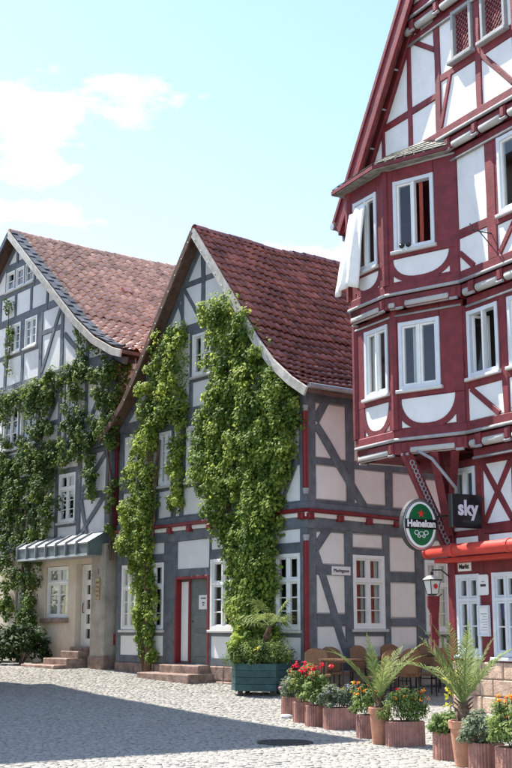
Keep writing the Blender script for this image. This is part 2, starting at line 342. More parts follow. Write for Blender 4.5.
def storey(parent, fr, posts, bays, z0, z1, mt, mp, edge=None, planes=None, depth=-.13, railname='rail'):
    """posts [(a, width)], bays between them as lists of cells (kind, zlo, zhi, options): gaps become rails"""
    for (a, wd) in posts:
        zt = z1
        if planes:
            c = clip(rect(a - wd / 2, a + wd / 2, z0, z1), planes(a - wd / 2, a + wd / 2))
            if not c: continue
            zt = min(z1, sorted(p[1] for p in c)[-1])
        if zt - z0 > .15: beam(parent, fr, (a, z0), (a, zt), wd, mt, depth, .016, 'post')
    for i, cells in enumerate(bays):
        if not cells: continue
        a0 = posts[i][0] + posts[i][1] / 2 - .006; a1 = posts[i + 1][0] - posts[i + 1][1] / 2 + .006
        if a1 < a0: a0, a1 = posts[i + 1][0] + posts[i + 1][1] / 2 - .006, posts[i][0] - posts[i][1] / 2 + .006
        last = z0
        for c in cells + [('end', z1, z1)]:
            if c[1] - last > .02:
                pl = clip(rect(a0, a1, last, c[1]), planes(a0, a1)) if planes else rect(a0, a1, last, c[1])
                if pl:
                    x0, x1 = min(p[0] for p in pl), max(p[0] for p in pl); zz = (last + c[1]) / 2
                    
                    if planes and sum(1 for p in pl if min(abs(p[0] - a0), abs(p[0] - a1)) > .001 or min(abs(p[1] - last), abs(p[1] - c[1])) > .001):
                        if len(pl) > 2: panel(parent, fr, pl, mp if c[1] - last > .3 else mt, edge=None, name='infill_panel' if c[1] - last > .3 else railname)
                    else: beam(parent, fr, (x0, zz), (x1, zz), c[1] - last + .008, mt, depth, .011, railname)
            if c[0] == 'p':
                pl = rect(a0, a1, c[1] - .004, c[2] + .004)
                if planes: pl = clip(pl, planes(a0, a1))
                if len(pl) > 2: panel(parent, fr, pl, mp, edge=edge)
            elif c[0] == 'w':
                opt = dict(c[3]) if len(c) > 3 else {}; g0, g1 = opt.pop('a', (a0, a1))
                if g0 - a0 > .03: beam(parent, fr, ((a0 + g0) / 2, c[1]), ((a0 + g0) / 2, c[2]), g0 - a0, mt, depth, .009, 'jamb')
                if a1 - g1 > .03: beam(parent, fr, ((a1 + g1) / 2, c[1]), ((a1 + g1) / 2, c[2]), a1 - g1, mt, depth, .009, 'jamb')
                window(parent, fr, g0, g1, c[1], c[2], **opt)
            last = c[2]
def leaves(rng, C, Nrm, size, asp=.75, droop=.6, col01=None):
    """leaf-sized folded faces at C, facing roughly Nrm; returns verts, faces, rnd"""
    n = len(C); Nn = Nrm / np.linalg.norm(Nrm, axis=1, keepdims=True)
    tip = rng.normal(0, .6, (n, 3)); tip[:, 2] -= droop; tip -= Nn * (tip * Nn).sum(1, keepdims=True); tip /= np.linalg.norm(tip, axis=1, keepdims=True) + 1e-9
    sd = np.cross(Nn, tip); s = (size * rng.uniform(.65, 1.3, n))[:, None]
    b = C - tip * s * .5; t = C + tip * s * .5 - Nn * s * .12; l = C + sd * s * asp * .5 - Nn * s * .1 - tip * s * .08; r = C - sd * s * asp * .5 - Nn * s * .1 - tip * s * .08; m = C + tip * s * .12 + Nn * s * .04
    V = np.stack([b, l, t, r, m], 1).reshape(-1, 3); k = np.arange(n)[:, None] * 5
    Fa = np.concatenate([k + np.array([[0, 4, 1]]), k + np.array([[1, 4, 2]]), k + np.array([[0, 3, 4]]), k + np.array([[3, 2, 4]])], 0)
    c = col01 if col01 is not None else rng.uniform(0, 1, n)
    return V, Fa, np.repeat(c, 5)
def np_mesh(name, V, Fa, m, parent=None, rnd=None, root=None, smooth=False):
    l = np.array(rootloc(parent) if parent is not None else (root or (0, 0, 0))); me = bpy.data.meshes.new(name)
    V = np.asarray(V, float) - l; Fa = np.asarray(Fa); k = Fa.shape[1]
    me.vertices.add(len(V)); me.vertices.foreach_set('co', V.ravel()); me.loops.add(Fa.size); me.loops.foreach_set('vertex_index', Fa.ravel().astype(np.int32))
    me.polygons.add(len(Fa)); me.polygons.foreach_set('loop_start', (np.arange(len(Fa)) * k).astype(np.int32)); me.polygons.foreach_set('loop_total', np.full(len(Fa), k, np.int32))
    if smooth: me.polygons.foreach_set('use_smooth', np.ones(len(Fa), bool))
    me.materials.append(m); me.update(calc_edges=True); me.validate()
    if rnd is not None: at = me.attributes.new('rnd', 'FLOAT', 'POINT'); at.data.foreach_set('value', np.asarray(rnd, np.float32))
    o = bpy.data.objects.new(name, me); col.objects.link(o)
    if parent is not None: o.parent = parent
    elif root is not None: o.location = root; ROOT[o.name] = Vector(root)
    return o
def text(parent, s, size, P, right, up, m, name='lettering', ext=.004, off=0., fit=None, shear=0.):
    cu = bpy.data.curves.new('t', 'FONT'); cu.body = s; cu.size = size; cu.extrude = ext; cu.offset = off; cu.align_x = 'CENTER'; cu.align_y = 'CENTER'; cu.shear = shear; cu.resolution_u = 4
    o = bpy.data.objects.new('t', cu); col.objects.link(o); bpy.context.view_layer.update()
    me = bpy.data.meshes.new_from_object(o.evaluated_get(bpy.context.evaluated_depsgraph_get())); bpy.data.objects.remove(o)
    me.materials.clear(); me.materials.append(m); nrm = right.cross(up); xs = [v.co.x for v in me.vertices]; kx = 1.
    if fit and xs: kx = fit / (max(xs) - min(xs))
    l = rootloc(parent)
    for v in me.vertices: v.co = P + right * (v.co.x * kx) + up * v.co.y + nrm * v.co.z - l
    me.name = name; ob = bpy.data.objects.new(name, me); col.objects.link(ob); ob.parent = parent; return ob
# ------------------------------------------------------------------ ground
def ground():
    xs = np.concatenate([np.linspace(-400, -40, 10), np.linspace(-30, 30, 31), np.linspace(40, 400, 10)])
    ys = np.concatenate([np.linspace(-300, -10, 8), np.linspace(-5, 62, 68), np.linspace(80, 800, 10)])
    V = np.array([(x, y, gz(y) - .006) for y in ys for x in xs]); nx = len(xs)
    Fa = np.array([(j * nx + i, j * nx + i + 1, (j + 1) * nx + i + 1, (j + 1) * nx + i) for j in range(len(ys) - 1) for i in range(nx - 1)])
    G = np_mesh('cobbled_square', V, Fa, M_GROUND, root=(0, 0, 0), smooth=True); tag(G, kind='structure'); G['label'] = 'pale cobbled square sloping gently up to the houses'
    rng = np.random.default_rng(3); P = []; row = 0; y = 11.6
    while y < 32:
        st = .088 * rng.uniform(.9, 1.12); hw = .25 * y + 1.2; x = -hw + rng.uniform(0, .12)
        while x < hw:
            wd = .096 * rng.uniform(.75, 1.3); P.append((x + wd / 2, y + st / 2 + .018 * math.sin(x * 2.1 + row * .2) + rng.normal(0, .006), wd, st)); x += wd
        y += st; row += 1
    P = np.array(P); n = len(P)
    X, Y, Wd, St = P.T; Z = np.interp(Y, GY, GZ); h = rng.normal(.0, .0025, n); rot = rng.normal(0, .07, n)
    sx = np.array([-1, 1, 1, -1]); sy = np.array([-1, -1, 1, 1])
    def ring(kx, ky, dz):
        j = rng.normal(0, .004, (n, 4, 2)); lx = sx * (Wd[:, None] * kx) + j[..., 0]; ly = sy * (St[:, None] * ky) + j[..., 1]; c, s = np.cos(rot)[:, None], np.sin(rot)[:, None]
        return np.stack([X[:, None] + lx * c - ly * s, Y[:, None] + lx * s + ly * c, np.repeat((Z + h)[:, None] + dz, 4, 1) + rng.normal(0, .001, (n, 4))], 2)
    V = np.concatenate([ring(.49, .49, -.03), ring(.483, .483, -.002), ring(.41, .41, .003), np.stack([X, Y, Z + h + .0045], 1)[:, None, :]], 1)
    T = [(0, 1, 5, 4), (1, 2, 6, 5), (2, 3, 7, 6), (3, 0, 4, 7), (4, 5, 9, 8), (5, 6, 10, 9), (6, 7, 11, 10), (7, 4, 8, 11), (8, 9, 12, 12), (9, 10, 12, 12), (10, 11, 12, 12), (11, 8, 12, 12)]
    T = [t for t in T[:8]]; TR = [(8, 9, 12), (9, 10, 12), (10, 11, 12), (11, 8, 12)]
    tri = [(a, b, c) for (a, b, c, d) in T] + [(a, c, d) for (a, b, c, d) in T] + TR
    u = 256 + 1234 * X / Y; vis = (u > 4) & (u < 508) & (628 + (EYE - Z) / Y * 1234 < 767); rank = np.where(vis, Y, 1e6); near = set(np.argsort(rank)[:300].tolist())
    idx = np.array([i for i in range(n) if i not in near]); V2 = V[idx].reshape(-1, 3); k = np.arange(len(idx))[:, None, None] * 13
    Fa = (k + np.array(tri)[None]).reshape(-1, 3); rnd = np.repeat(rng.uniform(0, 1, len(idx)), 13)
    o = np_mesh('cobbles', V2, Fa, M_COB, G, rnd); o['kind'] = 'stuff'
    variants = []
    for i in list(near)[:14]:
        me = bpy.data.meshes.new('cobble'); q = V[i] - np.array([X[i], Y[i], Z[i]]); q[:, 0] /= Wd[i]; q[:, 1] /= St[i]
        me.from_pydata(q.tolist(), [], tri); me.materials.append(M_COB); variants.append(me)
    for c, i in enumerate(sorted(near)):
        o = bpy.data.objects.new('cobble', variants[c % 14]); col.objects.link(o); o.parent = G; o.location = (X[i], Y[i], Z[i]); o.scale = (Wd[i], St[i], 1); o.rotation_euler = (0, 0, 0 if c % 3 else math.pi)
    return G
GROUND = ground()

# ------------------------------------------------------------------ roofs
def tile_mesh(name, tw, tl, amp, lift, m):
    n = 8; vs = []; fs = []
    for (y, dz) in ((0, lift), (tl, 0)):
        for i in range(n + 1):
            k = i / n; vs.append(((k - .5) * tw * 1.06, y, dz + amp * math.sin(2 * math.pi * k - .6)))
    for i in range(n + 1):
        k = i / n; vs.append(((k - .5) * tw * 1.06, .004, lift - .022 + amp * math.sin(2 * math.pi * k - .6)))
    for i in range(n): fs.append((i, i + 1, n + 2 + i, n + 1 + i)); fs.append((2 * n + 2 + i, 2 * n + 3 + i, i + 1, i))
    me = bpy.data.meshes.new(name); me.from_pydata(vs, [], fs); me.materials.append(m); me.polygons.foreach_set('use_smooth', [True] * len(fs)); return me, np.array(vs), fs
def roof(parent, fr, prof, o0, o1, tw, ex, amp, m, umax, sag, trim, board, board2, soffit_m, thick=.12, first=0.):
    """right slope with tiles, left slope, ridge, bargeboards. prof runs ridge -> eave as (a, z)"""
    rng = np.random.default_rng(11); R = MB(); n = len(prof); ap = prof[0]
    no = 14; os_ = np.linspace(o0, o1, no)
    for mirror in (0, 1):
        vs = []; fs = []
        for i, (a, z) in enumerate(prof):
            for o in os_:
                aa = 2 * ap[0] - a if mirror else a
                vs.append(fr(aa, z + sag(a, o) - .03, o)); vs.append(fr(aa, z + sag(a, o) - thick, o))
        for i in range(n - 1):
            for j in range(no - 1):
                q = (i * no + j) * 2; r = q + no * 2
                fs += [(q, q + 2, r + 2, r), (q + 1, r + 1, r + 3, q + 3)]
        for j in range(no - 1): q = ((n - 1) * no + j) * 2; fs.append((q, q + 1, q + 3, q + 2))
        for i in range(n - 1):
            q = i * no * 2; r = q + no * 2; fs.append((q, q + 1, r + 1, r)); q += (no - 1) * 2; r += (no - 1) * 2; fs.append((q, r, r + 1, q + 1))
        k = len(R.f); R.add(vs, fs, 1)
        for x in range((n - 1) * (no - 1)):
            R.m[k + 2 * x] = 0
    RO = R.build('roof', [m, soffit_m], parent, fix=False)
    # tiles
    seg = [math.dist(prof[i], prof[i + 1]) for i in range(n - 1)]; tot = sum(seg)
    def at(d):       # d measured up from the eave
        d = tot - d
        for i in range(n - 1):
            if d <= seg[i] or i == n - 2:
                k = d / seg[i]; p, q = prof[i], prof[i + 1]; e = ((p[0] - q[0]) / seg[i], (p[1] - q[1]) / seg[i]); return (p[0] + (q[0] - p[0]) * k, p[1] + (q[1] - p[1]) * k), e
            d -= seg[i]
    me, TV, TF = tile_mesh('roof_tile', tw, ex * 1.2, amp, .045, m); items = []
    rows = int((tot - .02) / ex); cols = int((o0 - trim - o1) / tw); l = np.array(rootloc(parent))
    for r in range(rows + 1):
        (a, z), e = at(r * ex - .03 if r else 0.)
        for c in range(cols):
            o = o0 - trim - (c + .5) * tw
            s = sag(a, o); p = fr(a, z + s + rng.normal(0, .004), o); Y = (fr.x * e[0] + UP * e[1] + fr.n * 0).normalized()
            Xd = (-fr.n + UP * ((sag(a, o - .05) - sag(a, o + .05)) / .1)).normalized(); Zd = Xd.cross(Y).normalized(); Y = Zd.cross(Xd)
            j = rng.normal(0, .014)
            Mx = Matrix((Xd, (Y + Zd * j).normalized(), Zd)).transposed().to_4x4(); Mx.translation = p + Zd * .012 + Xd * rng.normal(0, .004)
            v = p - EYEP; d = v.y * math.cos(TILT) + v.z * math.sin(TILT); u = 256 + FPX * v.x / d
            items.append((v.length if 0 < u < umax else 1e6 + v.length, Mx))
    items.sort(key=lambda t: t[0]); V = []; Fa = []; rn = []
    for i, (d, Mx) in enumerate(items):
        Mx = Matrix.Translation(-Vector(l)) @ Mx
        if i < 300:
            o = bpy.data.objects.new('roof_tile', me); col.objects.link(o); o.parent = RO; o.matrix_local = Mx
        else:
            A = np.array(Mx); V.append(TV @ A[:3, :3].T + A[:3, 3]); rn.append(np.full(len(TV), rng.uniform()))
    nt_ = len(V); k = np.arange(nt_)[:, None, None] * len(TV); Fa = (k + np.array(TF)[None]).reshape(-1, 4)
    o = np_mesh('roof_tiles', np.concatenate(V) + l, Fa, m, RO, np.concatenate(rn), smooth=True); o['kind'] = 'stuff'
    # ridge tiles
    oo = o0 - .05; mb0 = None
    while oo > o1:
        mb = MB(); vs = []; N_ = 8
        for (dy, r) in ((0, .125), (-.36, .11)):
            for i in range(N_ + 1): a = math.pi * (i / N_ * 1.1 - .05); vs.append(fr(ap[0] + math.cos(a) * r, ap[1] + sag(ap[0], oo) - .05 + math.sin(a) * r * .9, oo + dy))
        mb.add(vs, [(i, i + 1, N_ + 2 + i, N_ + 1 + i) for i in range(N_)]); mb.build('ridge_tile', m, RO, smooth=True, fix=False); oo -= .34
    # bargeboards along both rakes
    for mirror in (0, 1):
        for i in range(n - 1):
            p, q = prof[i], prof[i + 1]
            if mirror: p, q = (2 * ap[0] - p[0], p[1]), (2 * ap[0] - q[0], q[1])
            dn = .11
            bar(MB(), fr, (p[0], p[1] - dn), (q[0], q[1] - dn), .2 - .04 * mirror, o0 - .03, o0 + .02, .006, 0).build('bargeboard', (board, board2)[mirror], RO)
    return RO, at, tot
def core(parent, fr, W, depth, z0, z1, apex, inset=.6, aoff=0.):
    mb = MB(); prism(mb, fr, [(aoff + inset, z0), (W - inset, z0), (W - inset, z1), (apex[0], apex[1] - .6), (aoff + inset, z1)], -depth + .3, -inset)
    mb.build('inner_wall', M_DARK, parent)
    mb = MB(); prism(mb, fr, [(aoff + .05, z0), (W - .02, z0), (W - .02, z1), (apex[0], apex[1] - .35), (aoff + .05, z1)], -depth, -depth + .2); mb.build('back_wall', M_WPLA, parent)
    mb = MB(); prism(mb, fr, rect(W - .2, W, z0, z1), -depth + .2, -.14); mb.build('far_wall', M_WPLA, parent)
def rakeplanes(prof, ap, d=.16):
    """half planes that keep a cell between a0 and a1 under the (curved) roof line"""
    P = sorted(list(prof) + [(2 * ap[0] - a, z) for (a, z) in prof[1:]])
    def zp(a): return float(np.interp(a, [p[0] for p in P], [p[1] for p in P]))
    def chord(x0, x1):
        z0, z1 = zp(x0), zp(x1); nx, nz_ = -(z1 - z0), (x1 - x0); l = math.hypot(nx, nz_); nx, nz_ = nx / l, nz_ / l; return (nx, nz_, nx * x0 + nz_ * z0 - d)
    def f(a0, a1):
        if a1 - a0 > .05 and a0 < ap[0] - .02 and a1 > ap[0] + .02: return [chord(a0, ap[0]), chord(ap[0], a1)]
        return [chord(a0, a1)]
    return f

# ================================================================== house B: the creeper-clad gable in the middle
BF = Fr((1.033, 25.0), 37.5); BS = side_of(BF); BW = 7.45
HB = thing('half_timbered_house', (1.033, 25.0, .3), 'blue grey half-timbered house with dark red roof and gable under creeper', 'house')
def bprof(pts, o): return [BF.px(u, v, o) for (u, v) in pts]
bp = bprof([(202, 232), (230, 290), (255, 334), (272, 358), (290, 375), (306, 386)], .32)
bp[0] = (3.78, 11.05); bp[-1] = (-.42, bp[-1][1])
def bsag(a, o): return .045 * math.sin(o * 1.15 + .6) * min(1, (a + .5) / 2.5) + .02 * math.sin(o * 3.1 + a * 1.3) - .012 * max(0, -o)
RB, _, _ = roof(HB, BF, bp, .34, -9.5, .185, .285, .02, M_TILEB, 362, bsag, .06, M_BARGE, M_SOFF, M_SOFF)  # left bargeboards take the dark soffit brown as painted-in underside shade
core(HB, BF, BW, 9.3, .2, 6.4, (3.78, 10.6))
pB = rakeplanes(bp, bp[0], .13)
DK = dict(m=M_WFRAME, rows=3, trans=.34, cas=.075)
# ground storey, gable side
storey(HB, BF, [(.1, .2), (1.13, .2), (2.38, .18), (3.40, .07), (4.84, .2), (5.24, .12), (6.3, .2), (7.35, .2)],
    [[('p', .95, 1.42), ('w', 1.56, 3.12, dict(DK, curtain=[(.0, .3, 0, M_CURT)])), ('p', 3.34, 3.62)], [('p', .95, 1.42), ('p', 1.56, 3.12), ('p', 3.34, 3.62)],
     [('p', .95, 1.42), ('w', 1.56, 3.12, dict(DK, curtain=[(.0, .4, .3, M_CURT)])), ('p', 3.34, 3.62)],
     [('d', .8, 2.74), ('p', 2.95, 3.6)], None, [('p', .95, 1.42), ('w', 1.56, 3.14, dict(DK, curtain=[(.0, .35, 0, M_CURT)])), ('p', 3.34, 3.62)],
     [('p', .95, 1.42), ('w', 1.56, 3.14, dict(DK, a=(6.5, 7.2))), ('p', 3.34, 3.62)]], .78, 3.84, M_GTIMB, M_WPLA)
for (x0, x1) in ((4.94, 5.18),): beam(HB, BF, ((x0 + x1) / 2, .78), ((x0 + x1) / 2, 3.84), x1 - x0 + .02, M_GTIMB, -.13, .006, 'jamb_board')
for i, (a, wd) in enumerate(((7.2, .5), (6.3, 1.3), (5.1, 1.0), (2.82, 1.14), (1.86, .78), (.75, 1.5))):
    n = max(1, int(wd / .42))
    for k in range(n):
        for (z0, z1) in ((.12, .45), (.455, .775)):
            mb = MB(); a0 = a - wd / 2 + wd * k / n; prism(mb, BF, rect(a0 + .008, a0 + wd / n - .008, z0 + random.uniform(0, .01), z1), -.3, .05 + random.uniform(-.02, .03), .025); mb.build('plinth_stone', M_SAND, HB)
mb = MB(); prism(mb, BF, rect(.0, BW, .1, .77), -.4, .0); mb.build('plinth', M_MORT, HB)
# door with red surround
def door_b():
    D = MB(); prism(D, BF, rect(3.48, 4.74, .8, 2.72), -.16, -.12, .006); D = D.build('door', M_DOORG, HB)
    prism(MB(), BF, rect(4.42, 4.7, .85, 2.66), -.13, -.10, .006).build('side_panel', M_WPLA, D)
    for (z0, z1) in ((.95, 1.5), (1.58, 1.9)): prism(MB(), BF, rect(3.62, 4.2, z0, z1), -.13, -.105, .02).build('door_panel', M_DOORG, D)
    prism(MB(), BF, rect(3.64, 4.0, 2.02, 2.34), -.125, -.112).build('notice', M_WHITE, D)
    for k, (w_, z) in enumerate(((.2, 2.27), (.1, 2.17), (.06, 2.12))): prism(MB(), BF, rect(3.82 - w_ / 2, 3.82 + w_ / 2, z - .02, z + .014), -.112, -.109).build('print', M_CANLO, D)
    tube(MB(), [BF(4.24, 1.75, -.12), BF(4.24, 1.75, -.06), BF(4.14, 1.75, -.05)], .014, 6).build('handle', M_IRON, D)
    mb = MB()
    for a in (3.455, 4.765): bar(mb, BF, (a, .8), (a, 2.78), .07, -.16, .03, .01, .003)
    bar(mb, BF, (3.49, 2.745), (4.73, 2.745), .07, -.16, .027, .01, .003); mb.build('door_frame', M_REDB, D)
    prism(MB(), BF, rect(4.33, 4.4, .82, 2.7), -.13, -.09, .006).build('door_post', M_REDB, D)
door_b()
SB = thing('doorstep', BF(4.0, .45, .3), 'two red sandstone steps below the grey door with red frame', 'steps')
for (a0, a1, o, z0, z1) in ((3.35, 4.95, .34, .5, .78), (3.2, 5.3, .72, .3, .6)): prism(MB(), BF, rect(a0, a1, z0, z1), .02, o, .02).build('step', M_SAND, SB)
# upper storey, gable side
UW = dict(m=M_WFRAME, rows=3, trans=0, cas=.07)
storey(HB, BF, [(.1, .2), (.9, .14), (1.9, .16), (2.7, .16), (3.5, .14), (4.6, .16), (5.0, .1), (5.65, .14), (6.5, .16), (7.35, .2)],
    [[('p', 4.2, 4.95), ('p', 5.1, 6.4)], [('p', 4.2, 4.95), ('p', 5.1, 6.4)], [('p', 4.2, 4.85), ('w', 4.98, 6.3, UW)], [('p', 4.2, 4.95), ('p', 5.1, 6.4)], [('p', 4.2, 4.85), ('w', 4.98, 6.3, dict(UW, a=(3.7, 4.4)))],
     [('p', 4.2, 4.85), ('p', 4.98, 6.4)], [('p', 4.2, 4.85), ('w', 4.98, 6.3, UW)], [('p', 4.2, 4.95), ('p', 5.1, 6.4)], [('p', 4.2, 4.95), ('p', 5.1, 6.4)]], 4.04, 6.5, M_GTIMB, M_WPLA)
for (p, q) in (((5.75, 4.1), (6.4, 5.0)), ((6.6, 6.4), (7.25, 5.1)), ((4.95, 4.15), (4.68, 4.9)), ((.85, 4.15), (.2, 5.2))): beam(HB, BF, p, q, .13, M_GTIMB, -.1, .008, 'brace')
# attic gable
storey(HB, BF, [(.3, .14), (1.2, .14), (2.3, .14), (3.35, .14), (4.25, .14), (5.2, .14), (6.2, .14), (7.2, .14)],
    [[('p', 6.75, 8.2)], [('p', 6.75, 8.2)], [('p', 6.75, 8.6)], [('p', 6.75, 7.35), ('w', 7.47, 8.5, dict(UW, rows=2))], [('p', 6.75, 8.6)], [('p', 6.75, 8.2)], [('p', 6.75, 8.2)]], 6.5, 8.62, M_GTIMB, M_WPLA, planes=pB)
storey(HB, BF, [(1.9, .12), (2.9, .12), (3.78, .16), (4.66, .12), (5.7, .12)], [[('p', 8.8, 9.75)], [('p', 8.8, 9.75), ('p', 9.9, 10.9)], [('p', 8.8, 9.75), ('p', 9.9, 10.9)], [('p', 8.8, 9.75)]], 8.6, 10.95, M_GTIMB, M_WPLA, planes=pB)
for (p, q) in (((3.0, 8.75), (2.75, 9.7)), ((4.55, 8.75), (4.95, 9.7)), ((3.85, 8.75), (4.6, 9.75))): beam(HB, BF, p, q, .12, M_GTIMB, -.1, .008, 'brace')
for s in (0, 1):   # rake timbers under the roof
    p, q = bp[0], bp[3]
    if s: p, q = (2 * bp[0][0] - p[0], p[1]), (2 * bp[0][0] - q[0], q[1])
    for i in range(4):
        x, y = bp[i], bp[i + 1]
        if s: x, y = (2 * bp[0][0] - x[0], x[1]), (2 * bp[0][0] - y[0], y[1])
        beam(HB, BF, (x[0], x[1] - .25), (y[0], y[1] - .25), .16, M_GTIMB, -.14, .02, 'rafter')
    for k in range(11):
        a = p[0] + (q[0] - p[0]) * (k + .5) / 11; z = float(np.interp(abs(a - bp[0][0]), [abs(b_[0] - bp[0][0]) for b_ in bp], [b_[1] for b_ in bp])) - .17
        tube(MB(), [BF(a, z, .3), BF(a, z, .37)], .018, 6).build('rafter_nail', M_WHITE, RB)
# corner, jetty and side wall
for (z0, z1, m, wd) in ((.8, 1.1, M_GTIMB, .1), (1.1, 3.35, M_REDB, .1), (4.45, 6.05, M_REDB, .1)):
    mb = MB(); tube(mb, [BF(-.02, z0, .02), BF(-.02, z1, .02)], .065, 10); mb.build('corner_shaft', m, HB, smooth=False)
for z in (3.42, 6.12, 4.38): tube(MB(), [BF(-.02, z - .06, .02), BF(-.02, z + .06, .02)], [.05, .075], 8).build('shaft_capital', M_GREY, HB)
for f, L_ in ((BF, BW), (BS, 6.5)):
    sk = -.04 if f is BS else 0
    for (z, wd, o0, o1, m, nm) in ((3.74, .24, -.2, .03, M_GTIMB, 'plate'), (3.90, .1, -.2, .06, M_CPLA, 'filler_board'), (3.985, .08, -.2, .12, M_REDB, 'moulding'), (4.09, .15, -.2, .05, M_GTIMB, 'sill_beam')):
        bar(MB(), f, (-.05 if f is BF else .0, z), (L_, z + sk * (0 if f is BF else 1) * 3), wd, o0, o1 + (.002 if f is BS else 0), .015, .006).build(nm, m, HB)
    for k in range(9):
        a = .05 + k * .82
        if a < L_: prism(MB(), f, rect(a - .08, a + .08, 3.8 + sk * a * .5, 3.93 + sk * a * .5), -.1, .14, .025).build('joist_head', M_REDB, HB)
SKW = dict(m=M_WFRAME, rows=3, trans=.34, cas=.08, curtain=[(.05, .33, 0, M_CURTR), (.55, .8, 0, M_CURTR), (.3, .45, 0, M_CURT), (.8, .98, 0, M_CURT)])
storey(HB, BS, [(.13, .27), (1.17, .2), (2.25, .17), (3.24, .2), (4.25, .18), (5.3, .2), (6.4, .2)],
    [[('p', .95, 1.65), ('p', 1.88, 2.70), ('p', 2.88, 3.58)], [('p', .95, 1.45), ('w', 1.58, 3.12, SKW), ('p', 3.26, 3.58)], [('p', .95, 1.64), ('p', 1.8, 2.58), ('p', 2.78, 3.56)],
     [('p', .95, 1.4), ('w', 1.52, 3.08, dict(SKW, a=(3.4, 4.15))), ('p', 3.22, 3.54)], [('p', .95, 1.64), ('p', 1.8, 2.58), ('p', 2.78, 3.52)], [('p', .95, 1.64), ('p', 1.8, 2.58), ('p', 2.78, 3.52)]], .75, 3.63, M_GTIMB, M_CPLA, edge=.035)
for (p, q) in (((.24, 3.15), (1.12, .95)), ((.24, 3.2), (.62, 3.66))): beam(HB, BS, p, q, .19, M_GTIMB, -.1, .02, 'brace')
storey(HB, BS, [(.13, .27), (1.25, .2), (2.38, .18), (3.41, .18), (4.4, .18), (5.4, .2), (6.4, .2)],
    [[('p', 4.22, 4.97), ('p', 5.1, 6.3)], [('p', 4.2, 4.97), ('p', 5.1, 6.3)], [('p', 4.17, 4.97), ('p', 5.1, 6.3)], [('p', 4.14, 4.9), ('p', 5.1, 6.3)], [('p', 4.14, 4.9), ('p', 5.1, 6.3)], [('p', 4.14, 4.9), ('p', 5.1, 6.3)]], 4.0, 6.56, M_GTIMB, M_CPLA, edge=.035)
for (p, q) in (((.3, 5.8), (1.62, 4.15)), ((.28, 5.9), (.62, 6.4))): beam(HB, BS, p, q, .2, M_GTIMB, -.1, .02, 'brace')
mb = MB(); prism(mb, BS, rect(.06, 6.5, .05, .74), -.4, .03, .02); mb.build('plinth', M_MORT, HB)
for k in range(5): prism(MB(), BS, rect(3.42 + k * .16, 3.45 + k * .16, .97, 1.38), -.02, .012).build('slat', M_GTIMB, HB)
mb = MB(); prism(mb, BS, rect(.0, 6.5, 6.5, 6.62), -.6, .34); mb.build('eaves_soffit', M_SOFF, HB)
tube(MB(), [BS(k, 6.52 + .0 * k, .43) for k in (-.25, 2, 4, 6.4)], .06, 8).build('gutter', M_ZINC, HB)

# ================================================================== house A: the gable on the left
AF = Fr((-3.616, 31.0), 38.3); AS = side_of(AF.off(0)); AS.o = AF.o + AF.x * .22
HA = thing('half_timbered_house', (-3.616, 31.0, .58), 'tall grey half-timbered house with orange pantile roof and ivy at left', 'house')
ap_ = [AF.px(u, v, .35) for (u, v) in [(20, 234), (50, 283), (75, 318), (93, 336), (112, 347), (121, 349)]]
apx = (6.0, 13.55); sl = (apx[1] - ap_[2][1]) / (apx[0] - ap_[2][0]); ap_[0] = apx; ap_[1] = (4.3, 13.55 - sl * 1.7)
def asag(a, o): return .02 * math.sin(o * .9 + 1) + .008 * math.sin(o * 3 + a)
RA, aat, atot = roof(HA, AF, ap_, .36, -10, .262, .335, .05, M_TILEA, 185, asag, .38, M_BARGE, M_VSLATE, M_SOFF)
for k in range(int(atot / .26)):      # slates dressing the verge
    (a, z), e = aat(k * .26 + .02); p = AF(a, z + asag(a, .2) + .03, .18); Y = (AF.x * e[0] + UP * e[1]).normalized(); X_ = -AF.n; Z_ = X_.cross(Y)
    for s in (0, 1): box3(MB(), p + X_ * (s * .19 - .08) + Z_ * (.012 + .012 * ((k + s) % 2)) + Y * .13, X_, (Y - Z_ * .06).normalized(), Z_, .094, .155, .008).build('verge_slate', M_VSLATE, RA)
for k in range(2):
    (a, z), e = aat(1.0 + 4.3 * k); p = AF(a, z + .06, -2.9 + k * .9 if k == 0 else -2.5); Y = (AF.x * e[0] + UP * e[1]).normalized(); Z_ = (-AF.n).cross(Y)
    box3(MB(), p, AF.n, Y, Z_, .13, .16, .05).build('vent_tile', M_TILEB, RA)
core(HA, AF, 11.8, 9.8, .3, 8.6, (6.0, 13.0), aoff=.2)
pA = rakeplanes(ap_, apx, .15)
AT = [(.35, .26), (1.6, .16), (3.05, .18), (4.3, .18), (5.42, .16), (6.5, .16), (7.6, .18), (9, .16), (10.4, .16), (11.6, .26)]
AW = dict(m=M_WFRAME, rows=3, trans=0, cas=.06, casm=M_WFRAME)
